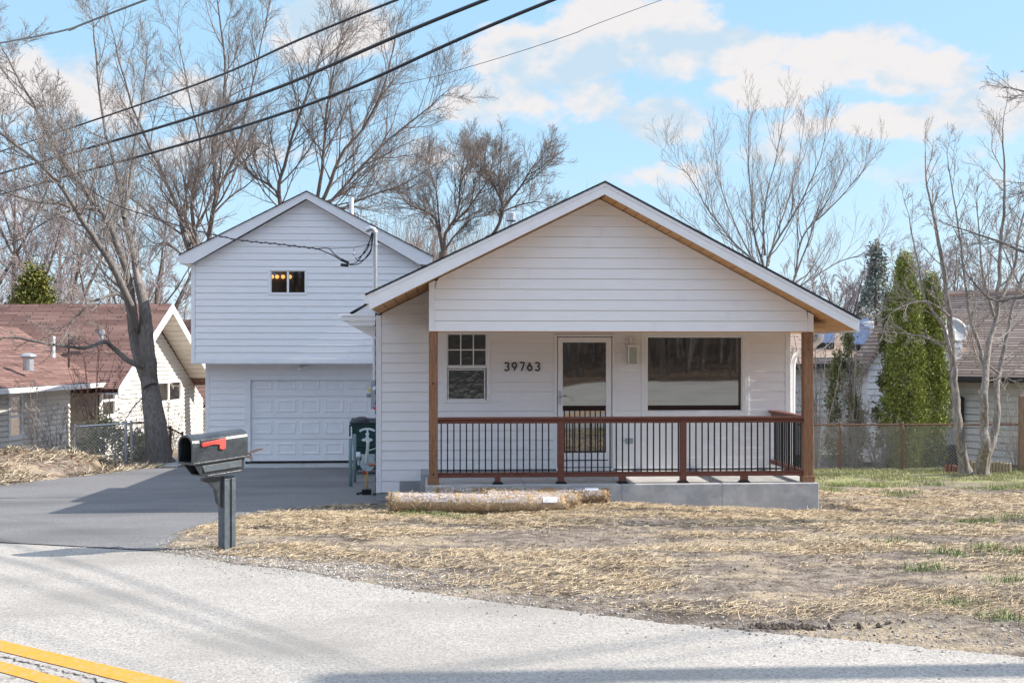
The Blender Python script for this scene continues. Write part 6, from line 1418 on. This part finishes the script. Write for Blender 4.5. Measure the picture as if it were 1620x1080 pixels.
evergreen('spruce', 1386, 392, 560, 34, 78, 5000, M['spruce'], 'grey-green spruce with a pointed top far beyond the right roofs', lambda f: (1-f)*1.25+.02, leaf=.16, flat=.0, seed=21, openness=.40, lump=.3, ncl=12)
evergreen('evergreen_tree', 54, 440, 600, 52, 52, 18000, M['juniper'], 'yellow-green rounded evergreen rising behind the red roof', lambda f: (1-f**1.7)**.7, leaf=.11, flat=.3, seed=24, lump=.4)
evergreen('evergreen_shrub', 163, 668, 742, 44, 32.3, 5200, M['shrubleaf'], 'browning evergreen shrub behind the galvanised fence panel', lambda f: (1-f**2.6)**.6, leaf=.06, flat=.2, seed=27, cat='shrub', lump=.3, openness=.35)
evergreen('evergreen_shrub', 216, 690, 742, 22, 33.2, 2400, M['shrubleaf'], 'small dark evergreen shrub against the big tree trunk', lambda f: (1-f**2)**.7, leaf=.06, flat=.3, seed=28, cat='shrub', openness=.3)
def stemshrub(px, pyb, d, n, hgt, label, m, seed, spread=.35, w=.008, kids=4, lv=3, name='bare_shrub'):
    T = Tree(seed); b0 = atd(px, pyb, d)
    for i in range(n):
        a = T.r.uniform(0, 6.28); s_ = T.r.uniform(.2,1)*spread*hgt; h_ = hgt*T.r.uniform(.6,1); d_ = Vector((math.cos(a), math.sin(a), 0))
        T.limb([b0+d_*.04-Vector((0,0,.1)), b0+d_*s_*.4+Vector((0,0,h_*.4)), b0+d_*s_+Vector((0,0,h_))], w*1.4, w*.5, kids, hgt*.3, up=.3, rmin=.004, maxlv=lv, dens=.55, k=5, tr=(i % 3 == 0))
    t = thing(name, b0, label, 'shrub', 'bare shrubs'); T.tr.build('stem', m, t, smooth=True); T.cr.build('branches', m, t, smooth=True)
stemshrub(62, 745, 29.2, 12, 2.0, 'pale leafless shrub on the soil bank in front of the shaded wall', M['twig_pale'], 401, .5)
stemshrub(88, 742, 29.6, 10, 1.6, 'tangled leafless shrub beside the flat pale rock', M['twig_grey'], 402, .5)
stemshrub(147, 700, 33.5, 10, 2.6, 'tall reddish leafless shrub at the corner of the left house', mat('red_stems', (.30,.15,.12), .8, var=(.22,.12,.10), vscale=5), 403, .38, .012)
stemshrub(268, 728, 34.5, 9, 1.6, 'leafless shrub right of the big trunk along the cream wall', M['twig_grey'], 404, .4)
stemshrub(222, 728, 34.6, 9, 1.7, 'leafless shrub left of the big trunk along the cream wall', M['twig_grey'], 405, .4)
stemshrub(1292, 742, 31.0, 9, 3.4, 'slender dark leafless shrub just right of the porch post', M['twig_grey'], 406, .22, .018)
stemshrub(1350, 742, 31.4, 16, 1.6, 'low twiggy shrub under the half-bare arborvitae', M['twig_grey'], 407, .6)
stemshrub(1390, 742, 31.3, 14, 1.3, 'low twiggy shrub at the foot of the thin arborvitae', M['twig_grey'], 408, .6)
stemshrub(1347, 740, 31.7, 5, 3.6, 'whitish bare saplings tangled in the half-bare arborvitae', M['twig_pale'], 409, .14, .016, kids=7)
stemshrub(1610, 745, 29.8, 12, 1.9, 'leafless thicket behind the fence at the right edge', M['twig_pale'], 410, .6)

# ------------------------------------------------------------------ straw, grass, gravel, clods
def blades(name, n, place, lmin, lmax, w, m, label, seed, pitch=.09, kind='stuff', cat='ground cover', curl=.15, upright=False):
    rng = random.Random(seed); V = []; Fc = []
    while len(Fc) < n*2:
        p = place(rng)
        if p is None: continue
        x, y = p; z = ground_z(x, y); L_ = rng.uniform(lmin, lmax); a = rng.uniform(0, 2*math.pi)
        if not upright: a = rng.gauss(0, 1.0) + (math.pi if rng.random() < .5 else 0)
        el = rng.uniform(.7,1.45) if upright else abs(rng.gauss(0, pitch)); dx, dy, dz = math.cos(a)*math.cos(el), math.sin(a)*math.cos(el), math.sin(el)
        sx_, sy_ = -math.sin(a)*w, math.cos(a)*w; zz = z+rng.uniform(.002,.02) if not upright else z-.01; k = len(V); c = rng.uniform(-1,1)*curl*L_
        mx_, my_, mz_ = x+dx*L_*.5-math.sin(a)*c, y+dy*L_*.5+math.cos(a)*c, zz+dz*L_*.55+.003
        tz = 0 if upright else w*.5
        V += [(x-sx_,y-sy_,zz-tz),(x+sx_,y+sy_,zz+tz),(mx_-sx_,my_-sy_,mz_-tz),(mx_+sx_,my_+sy_,mz_+tz),(x+dx*L_-sx_*.4,y+dy*L_-sy_*.4,zz+dz*L_),(x+dx*L_+sx_*.4,y+dy*L_+sy_*.4,zz+dz*L_)]
        Fc += [(k,k+1,k+3,k+2),(k+2,k+3,k+5,k+4)]
    mb = MB(); mb.v = V; mb.f = Fc; mb.m = [0]*len(Fc); return tag(mb.build(name, m, None), label, cat, kind=kind)
def yard_ok(x, y, pad=.1):
    if y < road_edge(x)+pad: return False
    if y < 30 and drive_l(y)-.05 < x < drive_r(y)+.02: return False
    if y > 17.85 and -1.05 < x < 6.0 and y < 31: return False
    return True
def straw_place(thr, soft=.2):
    def f(rng):
        y = 7.6+ (rng.random()**.8)*14.5; x = rng.uniform(-4.6, 12)
        if abs(x) > 1 and (x/y > .62 or x/y < -.38): return None
        if not yard_ok(x, y, .25): return None
        d_ = noise.fractal(Vector((x*.55+3, y*1.1, 2.2)), 1.0, 2.0, 5)*.9 + .25*noise.noise(Vector((x*3, y*4, 0)))
        d_ += .22*math.exp(-((y-15.8)/1.3)**2) - .30*math.exp(-((y-road_edge(x)-.3)/.5)**2)
        return (x, y) if d_ > thr + rng.uniform(-soft, soft) else None
    return f
blades('straw', 70000, straw_place(.13), .04, .15, .0021, M['straw'], 'golden straw scattered over the bare front yard', 501)
blades('straw', 26000, straw_place(.02, .3), .03, .11, .0019, M['straw_pale'], 'pale bleached straw scattered thinly over the yard', 502)
M['debris'] = mat('dark_plant_debris', (.11,.08,.06), .9, island=.45)
blades('plant_debris', 30000, straw_place(-.05, .35), .02, .09, .0026, M['debris'], 'dark rotting stalks and debris mixed into the yard soil', 507)
clumps = []
_cr = random.Random(88)
while len(clumps) < 150:
    _y = _cr.uniform(9, 19.5); _x = _cr.uniform(-4, 10)
    if yard_ok(_x, _y, .4) and noise.fractal(Vector((_x*.55+3, _y*1.1, 2.2)), 1.0, 2.0, 5) > -.05: clumps.append((_x, _y, _cr.uniform(.08,.28)))
def clump_place(rng):
    c = rng.choice(clumps); p = (c[0]+rng.gauss(0,c[2]*1.5), c[1]+rng.gauss(0,c[2]*.7)); return p if yard_ok(p[0], p[1], .2) else None
blades('straw', 17000, clump_place, .05, .16, .0022, M['straw'], 'matted heaps of golden straw standing above the flat layer', 509, pitch=.22, curl=.3)
def berm_place(rng):
    y = rng.uniform(19.5, 31.5); x = drive_l(y)-rng.random()**1.3*4.0
    return (x, y) if noise.noise(Vector((x*.9, y*.9, 4))) > rng.uniform(-.3,.2) else None
blades('plant_debris', 9000, berm_place, .08, .30, .007, M['debris'], 'dark dead stalks lying on the soil bank by the driveway', 508, pitch=.3)
blades('straw', 8000, berm_place, .08, .30, .005, M['straw_pale'], 'dry grass and straw lying on the soil bank by the driveway', 503, pitch=.3)
def lawn(rng):
    y = rng.uniform(22, 30.3); x = rng.uniform(5.9, 17)
    if x/y > .6 or not yard_ok(x, y): return None
    d_ = noise.fractal(Vector((x*.5, y*.5, 8)), 1.0, 2.0, 4); return (x, y) if d_ > .10 - (y-24)*.07 + rng.uniform(-.2,.2) else None
blades('grass', 42000, lawn, .03, .08, .0045, M['grass_dry'], 'short half-dry lawn grass between porch and right fence', 504, upright=True)
blades('grass', 20000, lawn, .03, .08, .004, M['grass'], 'fresh green grass growing through the side lawn', 505, upright=True)
tufts = [solve(*p) for p in [(1500,880),(1557,872),(1615,880),(1600,922),(1412,860),(1530,830),(1560,828),(1600,823),(1415,787),(1435,785),(1330,770),(1400,783),(1580,775),(1460,905),(700,818),(660,816),(735,820),(1310,775),(1320,780),(640,820),(1590,985),(1510,960),(1350,765),(1385,772),(1480,770)]]
def tuft(rng):
    p = rng.choice(tufts); return (p.x+rng.gauss(0,.13), p.y+rng.gauss(0,.10))
blades('grass', 3800, tuft, .03, .11, .003, M['grass'], 'separate green grass tufts sprouting through the straw', 506, upright=True)
def stones(name, n, place, rmin, rmax, m, label, seed, flat=.6):
    rng = random.Random(seed); mb = MB()
    while len(mb.v) < n*6:
        p = place(rng)
        if p is None: continue
        x, y = p; r = rmin+(rmax-rmin)*rng.random()**3; z = max(ground_z(x, y), g(x,y)+.003 if y < road_edge(x)+.15 else -9)+r*.25
        k = len(mb.v); a = rng.uniform(0, 1.5)
        for (dx, dy, dz) in ((1,0,0),(0,1,0),(-1,0,0),(0,-1,0),(0,0,1),(0,0,-1)):
            q = r*rng.uniform(.65,1.2); mb.v.append((x+(dx*math.cos(a)-dy*math.sin(a))*q, y+(dx*math.sin(a)+dy*math.cos(a))*q, z+dz*q*flat))
        mb.f += [(k,k+1,k+4),(k+1,k+2,k+4),(k+2,k+3,k+4),(k+3,k,k+4),(k+1,k,k+5),(k+2,k+1,k+5),(k+3,k+2,k+5),(k,k+3,k+5)]; mb.m += [0]*8
    return tag(mb.build(name, m, None), label, 'ground cover', kind='stuff')
def verge(lo, hi, x0=-4, x1=8, cen=None):
    def f(rng):
        x = rng.uniform(x0, x1); off = rng.gauss((lo+hi)/2, (hi-lo)/2)
        if cen and rng.random() > math.exp(-((x-cen[0])/cen[1])**2): return None
        return (x, road_edge(x)+off)
    return f
stones('gravel', 9000, verge(.0,.9), .004, .016, M['stone'], 'loose grey gravel along the edge of the road', 601)
stones('gravel', 5200, verge(.1,1.0, -3.4, .8, (-1.3,1.4)), .003, .016, mat('white_gravel_stone', (.50,.48,.45), .9, var=(.38,.36,.33), vscale=30, island=.35), 'white crushed gravel near the foot of the mailbox', 602)
stones('soil_clods', 9500, lambda r: (lambda x, y: (x, y) if yard_ok(x, y, -.15) else None)(r.uniform(-4.5, 9), r.uniform(8, 21)), .004, .015, M['clod'], 'small dark soil clods all over the yard', 603, .8)
cl0 = solve(1245, 993)
stones('soil_clods', 380, lambda r: (cl0.x+r.gauss(.0,.13)+(r.uniform(.2,1.0) if r.random() < .15 else 0), cl0.y+r.gauss(.0,.045)), .006, .030, M['clod'], 'dark mud clods on the road edge right of centre', 604, .9)
cl1 = solve(470, 838)
stones('soil_clods', 420, lambda r: (cl1.x+r.gauss(0,.28), cl1.y+r.gauss(0,.12)), .006, .032, M['clod'], 'heap of dark soil clods in the yard right of the mailbox', 605, .9)
stones('dry_leaves', 2600, lambda r: (lambda y: (drive_l(y)-r.random()*4, y))(r.uniform(20, 32)), .02, .05, M['leafred'], 'brown leaf litter on the soil bank', 606, .15)
stones('dry_leaves', 5000, lambda r: (lambda v: (v[0], v[1]))(camxy(r.uniform(7.2,13.5), r.uniform(30.2,34))), .02, .06, mat('leaf_litter', (.22,.15,.10), .8, island=.5), 'leaf litter under the evergreens behind the rusty fence', 607, .15)

# ------------------------------------------------------------------ the wooded bank across the road (behind the photographer, mirrored in the windows)
def wood_region(rng):
    x = rng.uniform(-45, 60); y = rng.uniform(-70, -27); return (x, y, g(x, y)-.3)
def woods():
    rng = random.Random(901); mb = MB()
    for i in range(900):
        x, y, z = wood_region(rng); hh = rng.uniform(7, 15); r = rng.uniform(.05,.22); p = Vector((x,y,z)); top_ = p+Vector((rng.gauss(0,1),rng.gauss(0,1),hh)); mb.tube([p, p+(top_-p)*.5+Vector((rng.gauss(0,.3),0,0)), top_], [r, r*.7, r*.2], 5, cap=False)
        for k in range(9):
            f = rng.uniform(.25,.95); q = p+(top_-p)*f; e = Vector((rng.gauss(0,1),rng.gauss(0,1),rng.uniform(.3,1.2))).normalized(); mb.tube([q, q+e*hh*.13, q+e*hh*.22+Vector((0,0,.4))], [r*.35, r*.2, .01], 3, cap=False)
    for i in range(5200):
        x, y, z = wood_region(rng); hh = rng.uniform(1, 4.5); p = Vector((x,y,z)); mb.tube([p, p+Vector((rng.gauss(0,.4),rng.gauss(0,.4),hh))], [.03,.012], 3, cap=False)
    return tag(mb.build('roadside_woods', M['bark_brown'], None), 'dense leafless woods on the bank across the road, mirrored in the windows', 'woods', kind='stuff')
woods()
